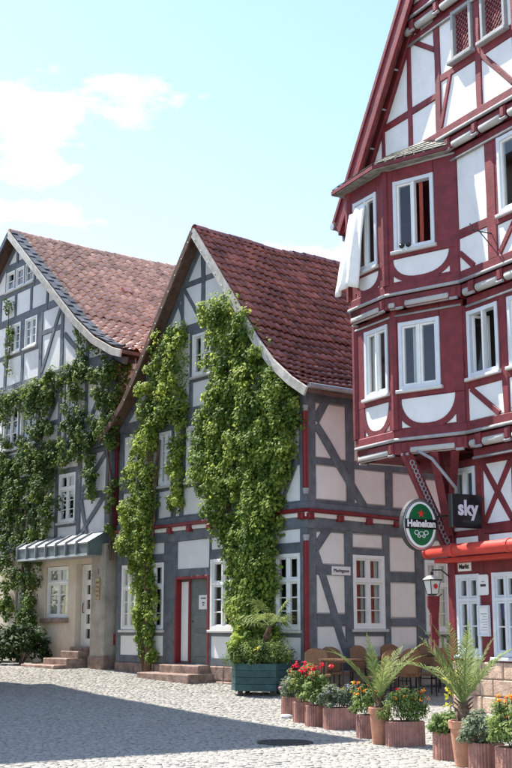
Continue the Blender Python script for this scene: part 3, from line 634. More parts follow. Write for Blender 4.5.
# attic
storey(HA, AF, AT, [[('p', 8.8, 9.9)], [('p', 8.8, 9.9)], [('p', 8.8, 9.95), ('p', 10.1, 10.9)], [('p', 8.8, 9.62), ('w', 9.76, 10.66, dict(AW, a=(4.55, 5.3)))], [('p', 8.8, 9.62), ('w', 9.76, 10.66, dict(AW, a=(5.58, 6.35)))],
    [('p', 8.8, 9.62), ('p', 9.76, 10.68)], [('p', 8.8, 9.95), ('p', 10.1, 10.9)], [('p', 8.8, 9.9)], [('p', 8.8, 9.9)]], 8.62, 10.72, M_GTIM, M_WPLA, planes=pA)
storey(HA, AF, [(3.05, .14), (4.0, .14), (5.0, .14), (6.0, .14), (7, .14), (8, .14), (8.9, .14)], [[('p', 10.9, 11.6)]] * 6, 10.68, 11.62, M_GTIM, M_WPLA, planes=pA)
storey(HA, AF, [(4.2, .12), (4.82, .1), (5.44, .1), (6.06, .1), (6.68, .1), (7.6, .12)], [[('p', 11.78, 12.6)], [('w', 11.78, 12.4, dict(AW, rows=2, cas=.05, cols=1))], [('w', 11.78, 12.4, dict(AW, rows=2, cas=.05, cols=1))], [('w', 11.78, 12.4, dict(AW, rows=2, cas=.05, cols=1))], [('p', 11.78, 12.6)]], 11.6, 12.56, M_GTIM, M_WPLA, planes=pA)
storey(HA, AF, [(5.0, .1), (6.0, .14), (7.0, .1)], [[('p', 12.66, 13.3)], [('p', 12.66, 13.3)]], 12.5, 13.35, M_GTIM, M_WPLA, planes=pA)
for (p, q) in (((4.2, 8.85), (3.15, 10.6)), ((1.7, 8.8), (2.9, 9.75)), ((7.7, 8.85), (8.8, 10.6)), ((3.15, 10.9), (3.9, 11.55))): beam(HA, AF, p, q, .15, M_GTIM, -.1, .02, 'brace')
for s in (0, 1):
    p, q = ap_[0], ap_[3]
    if s: p, q = (2 * apx[0] - p[0], p[1]), (2 * apx[0] - q[0], q[1])
    for i in range(4):
        x, y = ap_[i], ap_[i + 1]
        if s: x, y = (2 * apx[0] - x[0], x[1]), (2 * apx[0] - y[0], y[1])
        beam(HA, AF, (x[0], x[1] - .3), (y[0], y[1] - .3), .18, M_GTIM, -.14, .02, 'rafter')
# second floor
storey(HA, AF, AT[:2] + [(2.16, .12), (2.72, .12)] + AT[2:], [[('p', 6.75, 8.3)], [('p', 6.75, 7.0), ('p', 7.12, 8.3)], [('p', 6.75, 6.95), ('w', 7.1, 8.3, dict(AW, cas=.05, cols=1))], [('p', 6.75, 7.0), ('p', 7.12, 8.3)], [('p', 6.75, 7.2), ('p', 7.35, 8.3)],
    [('p', 6.62, 6.7), ('w', 6.8, 8.12, AW)], [('p', 6.62, 6.7), ('w', 6.8, 8.12, AW)], [('p', 6.62, 7.2), ('p', 7.35, 8.3)], [('p', 6.75, 8.3)], [('p', 6.75, 8.3)], [('p', 6.75, 8.3)]], 6.55, 8.4, M_GTIM, M_WPLA)
# first floor
storey(HA, AF, [(.35, .26), (1.85, .2), (3.06, .18), (4.3, .18), (5.42, .16), (6.5, .16), (7.6, .18), (9, .16), (10.4, .16), (11.6, .26)],
    [[('p', 4.05, 4.95), ('p', 5.12, 6.15)], [('p', 3.98, 4.3), ('w', 4.42, 5.75, dict(AW, a=(2.02, 2.92), trans=.3)), ('p', 5.9, 6.2)], [('p', 4.05, 4.95), ('p', 5.12, 6.15)], [('p', 3.98, 4.3), ('w', 4.42, 5.75, dict(AW, trans=.3)), ('p', 5.9, 6.2)],
     [('p', 4.05, 4.95), ('p', 5.12, 6.15)], [('p', 3.98, 4.3), ('w', 4.42, 5.75, dict(AW, trans=.3)), ('p', 5.9, 6.2)], [('p', 4.05, 4.95), ('p', 5.12, 6.15)], [('p', 4.05, 6.15)], [('p', 4.05, 6.15)]], 3.9, 6.28, M_GTIM, M_WPLA)
for (p, q) in (((.5, 5.0), (1.75, 4.0)), ((1.72, 4.95), (1.35, 4.0)), ((3.2, 6.1), (4.2, 5.1)), ((.5, 6.1), (1.7, 5.2)), ((3.0, 8.2), (4.2, 6.8)), ((.5, 8.2), (1.5, 6.9))): beam(HA, AF, p, q, .16, M_GTIM, -.1, .02, 'brace')
for (z, wd, o1, nm) in ((8.52, .24, .05, 'tie_beam'), (6.42, .26, .05, 'floor_beam'), (3.82, .2, .04, 'floor_beam')): beam(HA, AF, (.2, z), (11.8, z), wd, M_GTIM, -.2, o1, nm)
# side wall beside the gap
storey(HA, AS, [(.1, .2), (1.0, .16), (2, .16), (3.2, .16)], [[('p', 4.1, 4.95), ('p', 5.1, 6.1)], [('p', 4.1, 4.95), ('p', 5.1, 6.1)], [('p', 4.1, 4.95), ('p', 5.1, 6.1)]], 3.9, 6.3, M_GTIM, M_WPLA)
storey(HA, AS, [(.1, .2), (1.0, .16), (2, .16), (3.2, .16)], [[('p', 6.6, 7.3), ('p', 7.45, 8.4)]] * 3, 6.3, 8.7, M_GTIM, M_WPLA)
prism(MB(), AS, rect(0, 9, .3, 3.9), -.3, -.02).build('side_wall', M_PIER, HA)
prism(MB(), AS, rect(0, 9.6, 8.62, 8.74), -.3, .42).build('eaves_soffit', M_SOFF, HA)
beam(HA, AS, (.15, 5.4), (.9, 4.1), .12, M_GTIM, -.1, .02, 'brace')
tube(MB(), [AS(.12, .7, .07), AS(.12, 3.6, .07), AS(.12, 8.4, .07)], .05, 8).build('downpipe', M_REDB, HA)
# ground floor in plaster
GFA = MB()
for r in (rect(.2, 1.08, .3, 3.74), rect(1.86, 2.28, .3, 3.74), rect(3.55, 4.4, .3, 3.74), rect(5.25, 11.8, .3, 3.74), rect(1.08, 1.86, 3.26, 3.74), rect(2.28, 3.55, 3.25, 3.74), rect(2.28, 3.55, .3, 1.85), rect(4.4, 5.25, 3.2, 3.74), rect(4.4, 5.25, .3, 1.85)): prism(GFA, AF, r, -.25, 0)
GFA.build('plaster_wall', M_CREAM, HA)
window(HA, AF, 2.3, 3.53, 1.88, 3.24, rows=3, trans=.3, cas=.06, o=-.08, curtain=[(0, .3, 0, M_CURT), (.7, 1, 0, M_CURT)])
prism(MB(), AF, rect(2.2, 3.63, 1.74, 1.86), -.2, .1, .02).build('stone_sill', M_SAND, HA)
window(HA, AF, 4.42, 5.23, 1.88, 3.18, rows=3, trans=.3, cas=.06, o=-.08)
def door_a():
    f = AF.off(-.2); mb = MB(); quadframe(mb, f, 1.09, 1.85, 1.12, 3.25, .07, -.06, .03); D = mb.build('door', M_WFRAME, HA)
    mb = MB(); bar(mb, f, (1.27, 1.19), (1.27, 3.18), .22, -.05, .012, .006, 0); bar(mb, f, (1.7, 1.19), (1.7, 3.18), .17, -.05, .012, .006, 0)
    for k in range(6): bar(mb, f, (1.37, 1.26 + .38 * k), (1.62, 1.26 + .38 * k), .14, -.05, .011, .006, 0)
    mb.build('door_leaf', M_WFRAME, D)
    for k in range(5): prism(MB(), f, rect(1.375, 1.62, 1.33 + .38 * k, 1.57 + .38 * k), -.03, -.02).build('pane', M_GLASS, D)
    tube(MB(), [f(1.72, 2.0, .0), f(1.72, 2.0, .06), f(1.72, 2.12, .06), f(1.72, 2.25, .05)], .014, 6).build('handle', M_IRON, D)
door_a()
prism(MB(), AF, rect(1.06, 1.9, .9, 1.12), -.3, .12, .02).build('threshold', M_SAND, HA)
mb = MB(); prism(mb, AF, rect(.1, .76, .35, 3.72), -.55, .2, .03); PIER = mb.build('entrance_pier', [M_PIER], HA)
prism(MB(), AF, rect(.06, .8, .3, .92), -.59, .24, .05).build('pier_base', M_SAND, PIER)
prism(MB(), AF, rect(.3, .5, 2.3, 2.85), .195, .222, .006).build('plaque', M_BRASS, PIER)
for k in range(4): prism(MB(), AF, rect(.33, .47, 2.38 + .11 * k, 2.43 + .11 * k), .221, .225).build('plaque_line', M_WOOD, PIER)
prism(MB(), AF, rect(.38, .41, 2.95, 3.08), .195, .21).build('number_tag', M_REDB, PIER)
PS = Fr(AF(.1, 0, .2), 0); PS.x = -AF.n; PS.n = -AF.x
prism(MB(), PS, rect(.52, .72, 1.15, 2.3), 0, .14, .01).build('meter_case', M_RED, PIER)
prism(MB(), PS, rect(.3, .62, 1.18, 1.45), 0, .1, .01).build('letter_box', M_RED, PIER)
def canopy():
    Cn = MB(); a0, a1 = .28, 4.05
    prism(Cn, AF, rect(a0, a1, 3.4, 3.46), 0, .62); Cn = Cn.build('canopy', M_ZINC, HA)
    n = 7
    for k in range(n):
        s0, s1 = a0 + (a1 - a0) * k / n, a0 + (a1 - a0) * (k + 1) / n
        vs = [AF(s, z, o) for s in (s0 + .01, s1 - .01) for (z, o) in ((3.74, .62), (4.0, .16), (3.96, .14), (3.70, .60))]
        MB().add(vs, [(0, 1, 5, 4), (3, 7, 6, 2), (0, 4, 7, 3), (1, 2, 6, 5), (0, 3, 2, 1), (4, 5, 6, 7)]).build('roof_sheet', M_ZINC, Cn)
        prism(MB(), AF, rect(s0 + .02, s1 - .02, 3.42, 3.7), .56, .6, .012).build('fascia_panel', M_CANLO, Cn)
        vs = [AF(s1 + d, z, o) for d in (-.009, .009) for (z, o) in ((3.44, .66), (3.79, .66), (4.05, .16), (3.9, .14), (3.70, .58), (3.44, .58))]
        if k < n: MB().add(vs, [(0, 1, 2, 3, 4, 5), (6, 7, 8, 9, 10, 11)] + [(i, (i + 1) % 6, 6 + (i + 1) % 6, 6 + i) for i in range(6)]).build('standing_seam', M_ZINC, Cn)
    vs = [AF(s, z, o) for s in (a0, a0 - .02) for (z, o) in ((3.42, .6), (3.74, .62), (4.0, .16), (4.0, 0), (3.42, 0))]
    MB().add(vs, [(0, 1, 2, 3, 4), (5, 6, 7, 8, 9)] + [(i, (i + 1) % 5, 5 + (i + 1) % 5, 5 + i) for i in range(5)]).build('canopy_cheek', M_CANLO, Cn)
canopy()
SA = thing('entrance_steps', AF(2.0, .58, .5), 'red sandstone entrance steps under the zinc canopy at left', 'steps')
for (a0, a1, o, z0, z1) in ((1.05, 1.95, .35, .75, 1.02), (1.0, 2.25, .7, .6, .84), (.98, 2.75, 1.08, .4, .68)): prism(MB(), AF, rect(a0, a1, z0, z1), .02, o, .02).build('step', M_SAND, SA)
FL = thing('floodlight', AS(.55, 8.3, .2), 'small white floodlight under the eaves beside the orange roof', 'lamp')
tube(MB(), [AS(.55, 8.62, .2), AS(.55, 8.45, .2)], .015, 6).build('bracket', M_WHITE, FL); box3(MB(), AS(.55, 8.38, .22), AS.x, AS.n, UP, .12, .05, .07).build('lamp_head', M_WHITE, FL)

# ================================================================== house D: stands left of the picture and shades the foreground
def house_d():
    D0 = Vector((-5.74, 22.91, 0)); e1 = Vector((-.5, .866, 0)); e2 = Vector((-.866, -.5, 0)); h = 14.0
    H = thing('corner_house', (D0.x, D0.y, .2), 'tall plastered house left of the square whose shadow falls on the cobbles', 'house')
    c = D0 + e1 * 5.8 + e2 * 5 + Vector((0, 0, h / 2)); box3(MB(), c, e1, e2, UP, 5.6, 4.8, h / 2).build('wall', M_CREAM, H)
    q = [D0 + e1 * a + e2 * b + UP * h for (a, b) in ((-.1, -.1), (11.7, -.1), (11.7, 10.1), (-.1, 10.1))]; r = [D0 + e1 * a + e2 * 5 + UP * (h + 3.2) for a in (4.5, 7.1)]
    MB().add([p - UP * .15 for p in q] + q + r, [(0, 1, 2, 3), (0, 1, 5, 4), (1, 2, 6, 5), (2, 3, 7, 6), (3, 0, 4, 7), (4, 5, 9, 8), (5, 6, 9), (6, 7, 8, 9), (7, 4, 8)]).build('roof', M_TILEB, H)
    f = Fr(D0 + e2 * .2, 0); f.x = e1; f.n = -e2; f.right = UP.cross(f.n)
    for i in range(4):
        for k in range(4): window(H, f, 1.4 + k * 2.6, 2.5 + k * 2.6, 1.4 + i * 3.0, 2.9 + i * 3.0, o=.06)
    g = Fr(D0 + e1 * .2, 0); g.x = e2; g.n = -e1; g.right = UP.cross(g.n)
    for i in range(4):
        for k in range(3): window(H, g, 1.2 + k * 2.9, 2.3 + k * 2.9, 1.4 + i * 3.0, 2.9 + i * 3.0, o=.06)
    for (q, ln) in ((f, 11.3), (g, 9.7)):
        for i in range(1, 4): bar(MB(), q, (.05, 3.35 + (i - 1) * 3), (ln, 3.35 + (i - 1) * 3), .18, -.02, .05, .02, .003).build('string_course', M_SAND, H)
house_d()
# ================================================================== house C: the red half-timbered inn on the right
CF = Fr((3.511, 22.0), 28.0); C1 = CF.off(.35); C2 = CF.off(.5); CG = CF.off(.65); CG2 = CF.off(.8)
HC = thing('half_timbered_inn', (3.511, 22.0, .2), 'red and white half-timbered inn with corner oriel on the right', 'house')
CE = -7.2                                # the facade runs on to here, right of the picture
J1 = C1(-1.04, 0); FO1 = Fr(J1, 52); O1 = FO1(1.46, 0); FF1 = Fr(O1, 28); E1 = FF1(1.3, 0)
J2 = C2(-1.19, 0); FO2 = Fr(J2, 52); O2 = FO2(1.55, 0); FF2 = Fr(O2, 28); E2 = FF2(1.25, 0)
def endfr(E, F): g = Fr(E, 0); g.x = -F.n; g.n = F.x; g.right = UP.cross(g.n); return g
FE1, FE2 = endfr(E1, FF1), endfr(E2, FF2)
RW = dict(m=M_WFRAME, rows=1, trans=0, cas=.075, casm=M_BFRAME, munt=False)
GW = dict(m=M_BFRAME, rows=2, trans=.3, cas=.075)
# plinth and ground floor
for r in range(3):
    a = .0
    k = 0
    while a > CE:
        wd = random.uniform(.32, .6); z0 = .18 + r * .285
        prism(MB(), CF, rect(a - wd + .008, a - .008, z0 + .006, z0 + .279), -.35, .05 + random.uniform(-.012, .012), .018).build('plinth_stone', M_BLOCK, HC); a -= wd
prism(MB(), CF, rect(CE, -.01, .1, 1.03), -.4, .02).build('plinth', M_MORT, HC)
CSD = Fr(CF.o, 0); CSD.x = -CF.n; CSD.n = CF.x; CSD.right = UP.cross(CSD.n)
prism(MB(), CSD, rect(0.02, 8, .1, 1.03), -.4, .03, .02).build('plinth', M_BLOCK, HC)
storey(HC, CSD, [(.1, .2), (1.6, .2), (3.2, .2), (5, .2)], [[('p', 1.3, 2.7), ('p', 3.3, 4.4)]] * 3, 1.04, 4.6, M_RED, M_WPLA)
storey(HC, CF, [(-.07, .14), (-.98, .32), (-2.0, .3), (-3.1, .3), (-4.4, .3), (-5.8, .3), (-7.1, .2)],
    [[('w', 1.14, 2.53, dict(GW, a=(-.81, -.15)))], [('w', 1.12, 2.53, dict(GW, a=(-1.84, -1.15)))], [('w', 1.14, 2.53, GW)], [('w', 1.14, 2.53, GW)], [('w', 1.14, 2.53, GW)], [('w', 1.14, 2.53, GW)]], 1.03, 3.2, M_RED, M_WPLA)
# posters behind the first panes
for (a0, a1, z0, z1, m) in ((-.42, -.3, 1.3, 2.0, M_PRINT), (-.7, -.6, 1.25, 2.05, M_PRINT), (-1.42, -1.25, 1.75, 2.05, M_FLAV)): prism(MB(), CF, rect(a0, a1, z0, z1), -.1, -.09).build('window_poster', m, HC)
# low middle storey
storey(HC, CF, [(-.05, .1), (-.9, .2), (-1.85, .16), (-2.8, .2), (-3.7, .2), (-5, .2), (-7.1, .2)],
    [[('w', 3.36, 4.42, dict(RW, rows=1, a=(-.79, -.11), sill=.04))], [('p', 3.38, 4.42)], [('w', 3.36, 4.42, dict(RW))], [('p', 3.38, 4.42)], [('p', 3.38, 4.42)], [('p', 3.38, 4.42)]], 3.2, 4.56, M_RED, M_WPLA)
for (p, q) in (((-1.02, 4.4), (-1.75, 3.4)), ((-1.02, 3.4), (-1.75, 4.4)), ((-2.95, 4.4), (-3.6, 3.4))): beam(HC, CF, p, q, .11, M_RED, -.1, .02, 'brace')
for (a0, a1) in ((-.95, -.2), (-1.8, -1.1)): prism(MB(), CF, rect(a0, a1, 3.05, 3.18), 0, .014).build('infill_panel', M_WPLA, HC)
def jetty(fr, a0, a1, zt, first=.3, step=.78, under=True):
    """floor projection: mouldings, joist heads and cream fillers between them"""
    s = 1 if a1 > a0 else -1
    mb = MB(); tube(mb, [fr(a0, zt, .02), fr((a0 + a1) / 2, zt, .02), fr(a1, zt, .02)], .034, 8); mb.build('moulding', M_GREY, HC, smooth=True)
    bar(MB(), fr, (a0, zt + .1), (a1, zt + .1), .17, -.25, .02, .015, .006).build('sill_beam', M_RED, HC)
    bar(MB(), fr, (a0, zt - .1), (a1, zt - .1), .13, -.4, -.02, .02, .006).build('jetty_plate', M_RED, HC)
    ln = abs(a1 - a0); a = first; cuts = []
    while a < ln - .08: cuts.append(a); a += step
    for c in cuts:
        prism(MB(), fr, rect(a0 + s * (c - .07), a0 + s * (c + .07), zt - .26, zt - .045), -.4, .035, .03).build('joist_head', M_RED, HC)
        tube(MB(), [fr(a0 + s * (c - .075), zt - .27, -.0), fr(a0 + s * (c + .075), zt - .27, -.0)], .03, 8).build('joist_roll', M_GREY, HC)
    ed = [0] + cuts + [ln]
    for i in range(len(ed) - 1):
        p, q = ed[i] + (.09 if i else .03), ed[i + 1] - (.09 if i < len(ed) - 2 else .03)
        if q - p > .1:
            mb = MB(); tube(mb, [fr(a0 + s * p, zt - .2, -.055), fr(a0 + s * (p + .03), zt - .2, -.055), fr(a0 + s * (q - .03), zt - .2, -.055), fr(a0 + s * q, zt - .2, -.055)], [.04, .075, .075, .04], 10); mb.build('filler_roll', M_ROLL, HC, smooth=True)
    if under:
        bar(MB(), fr, (a0, zt - .35), (a1, zt - .35), .16, -.5, -.13, .02, .006).build('wall_plate', M_RED, HC)
        tube(MB(), [fr(a0, zt - .44, -.12), fr(a1, zt - .44, -.12)], .026, 8).build('moulding', M_GREY, HC, smooth=True)
def shield(fr, a0, a1, z0, z1):
    """white shield-shaped panel between two curved braces"""
    panel(HC, fr, rect(a0, a1, z0, z1), M_WPLA); mid = (a0 + a1) / 2
    for s in (0, 1):
        e = a0 if s == 0 else a1; mb = MB(); vs = []; fs = []; n = 9; wd = .125
        for i in range(n + 1):
            t = i / n * math.pi / 2; c = (mid + (e - mid) * math.cos(t) ** .8 * 1.0, z1 - (z1 - z0 - wd * .4) * math.sin(t)); 
            nrm = Vector(((e - mid) / abs(e - mid) * math.cos(t), -math.sin(t))).normalized()
            for (k, o) in ((0, -.1), (0, .006), (1, .006), (1, -.1)): vs.append(fr(c[0] + nrm.x * wd * k * 1.1 + (0 if k else 0), c[1] + nrm.y * wd * k * .9, o))
        for i in range(n):
            for j in range(4): q = i * 4 + j; q2 = i * 4 + (j + 1) % 4; fs.append((q, q2, q2 + 4, q + 4))
        fs += [(0, 1, 2, 3), (n * 4, n * 4 + 1, n * 4 + 2, n * 4 + 3)]
        mb.add(vs, fs).build('curved_brace', M_RED, HC)
# first floor, off-set outwards
Z1, Z2, Z3 = 4.95, 7.63, 10.38
JT = [(C1, -1.04, CE, Z1, True), (FO1, 0, 1.46, Z1, False), (FF1, 0, 1.3, Z1, False), (FE1, 0, 1.3, Z1, False), (C2, -1.19, CE, Z2, True), (FO2, 0, 1.55, Z2, False), (FF2, 0, 1.25, Z2, False), (FE2, 0, 1.3, Z2, False), (CG, -.85, CE, Z3, True)]
for (f, a0, a1, z, u_) in JT: jetty(f, a0, a1, z, .3 if f in (C1, C2, CG) else .14, .78 if f in (C1, C2, CG) else 1.12, u_)
for (P, q) in (((J1, O1, E1), Z1), ((J2, O2, E2), Z2)):     # underside of the oriel
    back = [FE1(1.6, 0) if q == Z1 else FE2(1.6, 0), CF(.2, 0, -.2), CF(-1.0, 0, -.2)]; pts = [Vector((p.x, p.y, 0)) for p in list(P) + back]; n = 6
    MB().add([p + UP * (q - .26) for p in pts] + [p + UP * (q - .05) for p in pts], [tuple(range(n)), tuple(range(n, 2 * n))] + [(i, (i + 1) % n, n + (i + 1) % n, n + i) for i in range(n)]).build('oriel_floor', M_RED, HC)
    cc = sum(pts[:3], Vector()) / 3
def red_fill(fr, a0, a1, z0, z1): beam(HC, fr, ((a0 + a1) / 2, z0), ((a0 + a1) / 2, z1), abs(a1 - a0), M_RED, -.13, .006, 'board', wob=.004)
# first-floor main wall
zt = Z1 + .18
storey(HC, C1, [(-1.08, .08), (-2.14, .16), (-3.3, .16), (-4.3, .16), (-5.6, .16), (-7.1, .16)],
    [[('p', zt + .02, 5.72), ('w', 5.9, 7.1, dict(RW, a=(-2.0, -1.16), opening=(0, 1)))], [('p', zt + .02, 5.72), ('w', 5.9, 7.1, dict(RW, a=(-3.1, -2.26)))], [('p', zt + .02, 5.72), ('p', 5.9, 7.1)], [('p', zt + .02, 5.72), ('w', 5.9, 7.1, RW)], [('p', zt + .02, 5.72), ('p', 5.9, 7.1)]], zt, Z2 - .4, M_RED, M_WPLA)
for (p, q) in (((-1.2, 5.7), (-1.95, 5.15)), ((-3.1, 5.7), (-2.3, 5.15)), ((-3.4, 7.1), (-4.2, 5.95))): beam(HC, C1, p, q, .11, M_RED, -.1, .02, 'brace')
# oriel, first floor
def facet(fr, L_, w0, w1, z0, z1, wz0, wz1, s0, s1, sz0, sz1, opt):
    red_fill(fr, 0, w0, wz0 - .1, z1); red_fill(fr, w1, L_, wz0 - .1, z1)
    beam(HC, fr, (w0, (wz1 + z1) / 2), (w1, (wz1 + z1) / 2), z1 - wz1 + .01, M_RED, -.13, .004, 'lintel')
    beam(HC, fr, (0, (sz1 + wz0) / 2), (L_, (sz1 + wz0) / 2), wz0 - sz1 + .01, M_RED, -.13, .012, 'rail')
    red_fill(fr, 0, s0, z0, sz1); red_fill(fr, s1, L_, z0, sz1)
    beam(HC, fr, (s0, (z0 + sz0) / 2), (s1, (z0 + sz0) / 2), sz0 - z0 + .01, M_RED, -.13, .004, 'rail')
    shield(fr, s0, s1, sz0, sz1)
    if opt is not None: window(HC, fr, w0, w1, wz0, wz1, **opt)
    tube(MB(), [fr(.02, z1 - .1, .02), fr(L_ - .02, z1 - .1, .02)], .022, 6).build('moulding', M_GREY, HC, smooth=True)
CURT = [(.1, .3, 0, M_CURT), (.7, .95, 0, M_CURT)]
facet(FO1, 1.46, .48, 1.34, zt, Z2 - .26, 5.86, 7.13, .2, 1.32, 5.16, 5.7, dict(RW, curtain=[(.55, .75, 0, M_CURT)]))
facet(FF1, 1.3, .17, .95, zt, Z2 - .26, 5.86, 7.17, .18, 1.0, 5.16, 5.7, dict(RW, curtain=CURT))
prism(MB(), FE1, rect(0, 1.4, zt, Z2 - .26), -.2, 0, .01).build('oriel_cheek', M_RED, HC)
# corner posts of the oriel
for (P, z0, z1) in ((O1, zt, Z2 - .2), (E1, zt, Z2 - .2), (O2, Z2 + .18, 10.2), (E2, Z2 + .18, 10.2)):
    tube(MB(), [Vector((P.x, P.y, z0)) - CF.n * .05, Vector((P.x, P.y, z1)) - CF.n * .05], .1, 8).build('oriel_post', M_RED, HC)
# second floor
zu = Z2 + .18
storey(HC, C2, [(-1.16, .08), (-2.13, .26), (-3.4, .2), (-4.4, .16), (-5.6, .16), (-7.1, .16)],
    [[('p', zu, 8.42), ('p', 8.58, 9.95)], [('p', zu, 8.36), ('w', 8.52, 9.9, dict(RW, a=(-3.25, -2.34)))], [('p', zu, 8.42), ('p', 8.58, 9.95)], [('p', zu, 8.36), ('w', 8.52, 9.9, RW)], [('p', zu, 8.42), ('p', 8.58, 9.95)]], zu, Z3 - .4, M_RED, M_WPLA)
for (p, q) in (((-2.3, 7.85), (-2.75, 8.35)), ((-3.25, 7.85), (-2.85, 8.35)), ((-1.22, 8.15), (-1.6, 7.82))): beam(HC, C2, p, q, .11, M_RED, -.1, .02, 'brace')
facet(FO2, 1.55, .48, 1.34, zu, 10.16, 8.44, 9.8, .2, 1.38, 7.86, 8.3, dict(RW, opening=(0,), curtain=[(.3, .42, 0, M_CURTR)]))
facet(FF2, 1.25, .25, 1.05, zu, 10.16, 8.3, 9.75, .22, 1.0, 7.86, 8.2, dict(RW))
prism(MB(), FE2, rect(0, 1.5, zu, 10.16), -.2, 0, .01).build('oriel_cheek', M_RED, HC)
# upper side wall behind the oriel
SW = Fr(CF(1.0, 0), 0); SW.x = -CF.n; SW.n = CF.x; SW.right = UP.cross(SW.n)
prism(MB(), SW, rect(-.3, 9, 4.6, 10.2), -.25, 0).build('side_wall', M_RED, HC)
prism(MB(), SW, rect(-.1, 9, 4.5, 4.75), -1.2, .02).build('side_jetty', M_RED, HC)
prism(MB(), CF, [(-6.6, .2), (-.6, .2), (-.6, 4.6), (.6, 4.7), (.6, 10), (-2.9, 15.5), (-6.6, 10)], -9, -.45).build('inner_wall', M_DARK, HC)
# gable and its roof
cA, cB = CF.px(336, 221, .93), CF.px(402.5, 0, .93); csl = (cB[1] - cA[1]) / (cA[0] - cB[0]); CAP = (-3.1, cA[1] + (cA[0] + 3.1) * csl)
def roofz(a): return CAP[1] - abs(a - CAP[0]) * csl
pC = rakeplanes([CAP, (CAP[0] - 8, CAP[1] - 8 * csl)][::1], CAP, .2)
zg = Z3 + .18
GWN = [CG.px(455, 20), CG.px(475, 62), CG.px(479, 6), CG.px(503, 46)]
storey(HC, CG, [(1.45, .12), (.9, .1), (-.02, .13), (-.92, .17), (-2.1, .17), (-3.1, .17), (-4.1, .17), (-5.2, .15), (-6.2, .13)],
    [[('p', zg, 11.2), ('p', 11.34, 12.9)], [('p', zg, 11.2), ('p', 11.34, 12.9)], [('p', zg, 11.2), ('p', 11.34, 12.9)], [('p', zg, 11.48), ('h', 11.62, 12.75)], [('p', zg, 11.48), ('h', 11.62, 12.75)], [('p', zg, 11.48), ('h', 11.62, 12.75)], [('p', zg, 11.2), ('p', 11.34, 12.9)], [('p', zg, 11.2), ('p', 11.34, 12.9)]], Z3, 13.0, M_RED, M_WPLA, planes=pC)
for (p, q) in (((-.98, 10.6), (-1.3, 11.5)), ((-.05, 12.75), (-.85, 12.2)), ((-2.2, 11.5), (-3.0, 10.65)), ((-4.0, 10.6), (-3.2, 11.5))): beam(HC, CG, p, q, .11, M_RED, -.1, .018, 'brace')
def lattice(a0, a1, z0, z1):
    mb = MB(); quadframe(mb, CG, a0, a1, z0, z1, .07, -.1, .06); W = mb.build('lattice_window', M_GREY, HC); prism(MB(), CG, rect(a0 + .06, a1 - .06, z0 + .06, z1 - .06), -.18, -.16).build('backing', M_RED, W)
    n = 11
    for d in (1, -1):
        for k in range(-n, n + 1):
            c = (a0 + a1) / 2 + k * .1; cz = (z0 + z1) / 2; pl = []
            for sgn in (1,):
                p, q = (c - 1, cz - d), (c + 1, cz + d); pts = clip([(p[0], p[1] - .02), (q[0], q[1] - .02), (q[0], q[1] + .02), (p[0], p[1] + .02)], [(1, 0, a1 - .065), (-1, 0, -a0 - .065), (0, 1, z1 - .065), (0, -1, -z0 - .065)])
                if len(pts) > 2: prism(MB(), CG, pts, -.05 - .012 * d, -.03 - .012 * d).build('lattice_slat', M_CPLA if d > 0 else M_RED, W)
    prism(MB(), CG, rect(a0 - .06, a1 + .06, z0 - .07, z0 - .003), -.1, .13, .012).build('sill', M_GREY, W)
for (a0, a1) in ((-2.0, -1.42), (-2.92, -2.26), (-3.9, -3.3)):
    lattice(a0, a1, 11.7, 12.66)
for (a0, a1) in ((-1.42, -1.0), (-2.26, -2.18), (-3.02, -2.92), (-3.3, -3.18), (-4.02, -3.9)): panel(HC, CG, rect(a0, a1, 11.62, 12.75), M_WPLA)
for (z0, z1) in ((11.6, 11.72), (12.65, 12.8)): beam(HC, CG, (-4.05, (z0 + z1) / 2), (-1.42, (z0 + z1) / 2), z1 - z0, M_RED, -.13, .01, 'rail')
aj = [a for a in np.arange(1.5, -7, -.05) if roofz(a) - .3 > 13.1][0]
jetty(CG2, float(aj) + .2, -6.0, 13.05, .3, .78, True)
storey(HC, CG2, [(.0, .12), (-.9, .14), (-2.1, .15), (-3.1, .15), (-4.1, .15), (-5.2, .14)], [[('p', 13.3, 14.4), ('p', 14.55, 16.5)]] * 5, 13.2, 16.5, M_RED, M_WPLA, planes=pC)
CRF = MB()
for s in (1, -1):
    e = (CAP[0] + s * (cA[0] - CAP[0]), cA[1]); vs = []
    for o in (.93, -9.5):
        for (a, z) in (CAP, e): vs += [CF(a, z, o), CF(a, z - .2, o)]
    CRF.add(vs, [(0, 2, 6, 4), (1, 5, 7, 3), (2, 3, 7, 6), (0, 1, 3, 2), (4, 6, 7, 5)], 0)
CRF = CRF.build('roof', [M_TILEB], HC)
for s in (1, -1):
    e = (CAP[0] + s * (cA[0] - CAP[0]), cA[1]); dn = .2
    bar(MB(), CF, (CAP[0], CAP[1] - dn), (e[0], e[1] - dn), .42, .89, .96, .01, .004).build('bargeboard', M_RED, CRF)
    bar(MB(), CF, (CAP[0], CAP[1] - .02), (e[0], e[1] - .02), .08, .9, .99, .01, .004).build('verge_strip', M_RED, CRF)
    bar(MB(), CF, (CAP[0], CAP[1] - .34), (e[0], e[1] - .34), .22, .62, .72, .01, .004).build('verge_rafter', M_RED, CRF)
    for k in range(12):
        t = (k + .5) / 12; tube(MB(), [CF(CAP[0] + (e[0] - CAP[0]) * t, CAP[1] + (e[1] - CAP[1]) * t - .44, .72), CF(CAP[0] + (e[0] - CAP[0]) * t, CAP[1] + (e[1] - CAP[1]) * t - .44, .8)], .02, 6).build('rafter_nail', M_GREY, CRF)
GT = tube(MB(), [CF(cA[0] + .05, cA[1] - .12, 1.0), CF(cA[0] + .05, cA[1] - .14, -6)], .075, 8).build('gutter', M_ZINC, CRF)
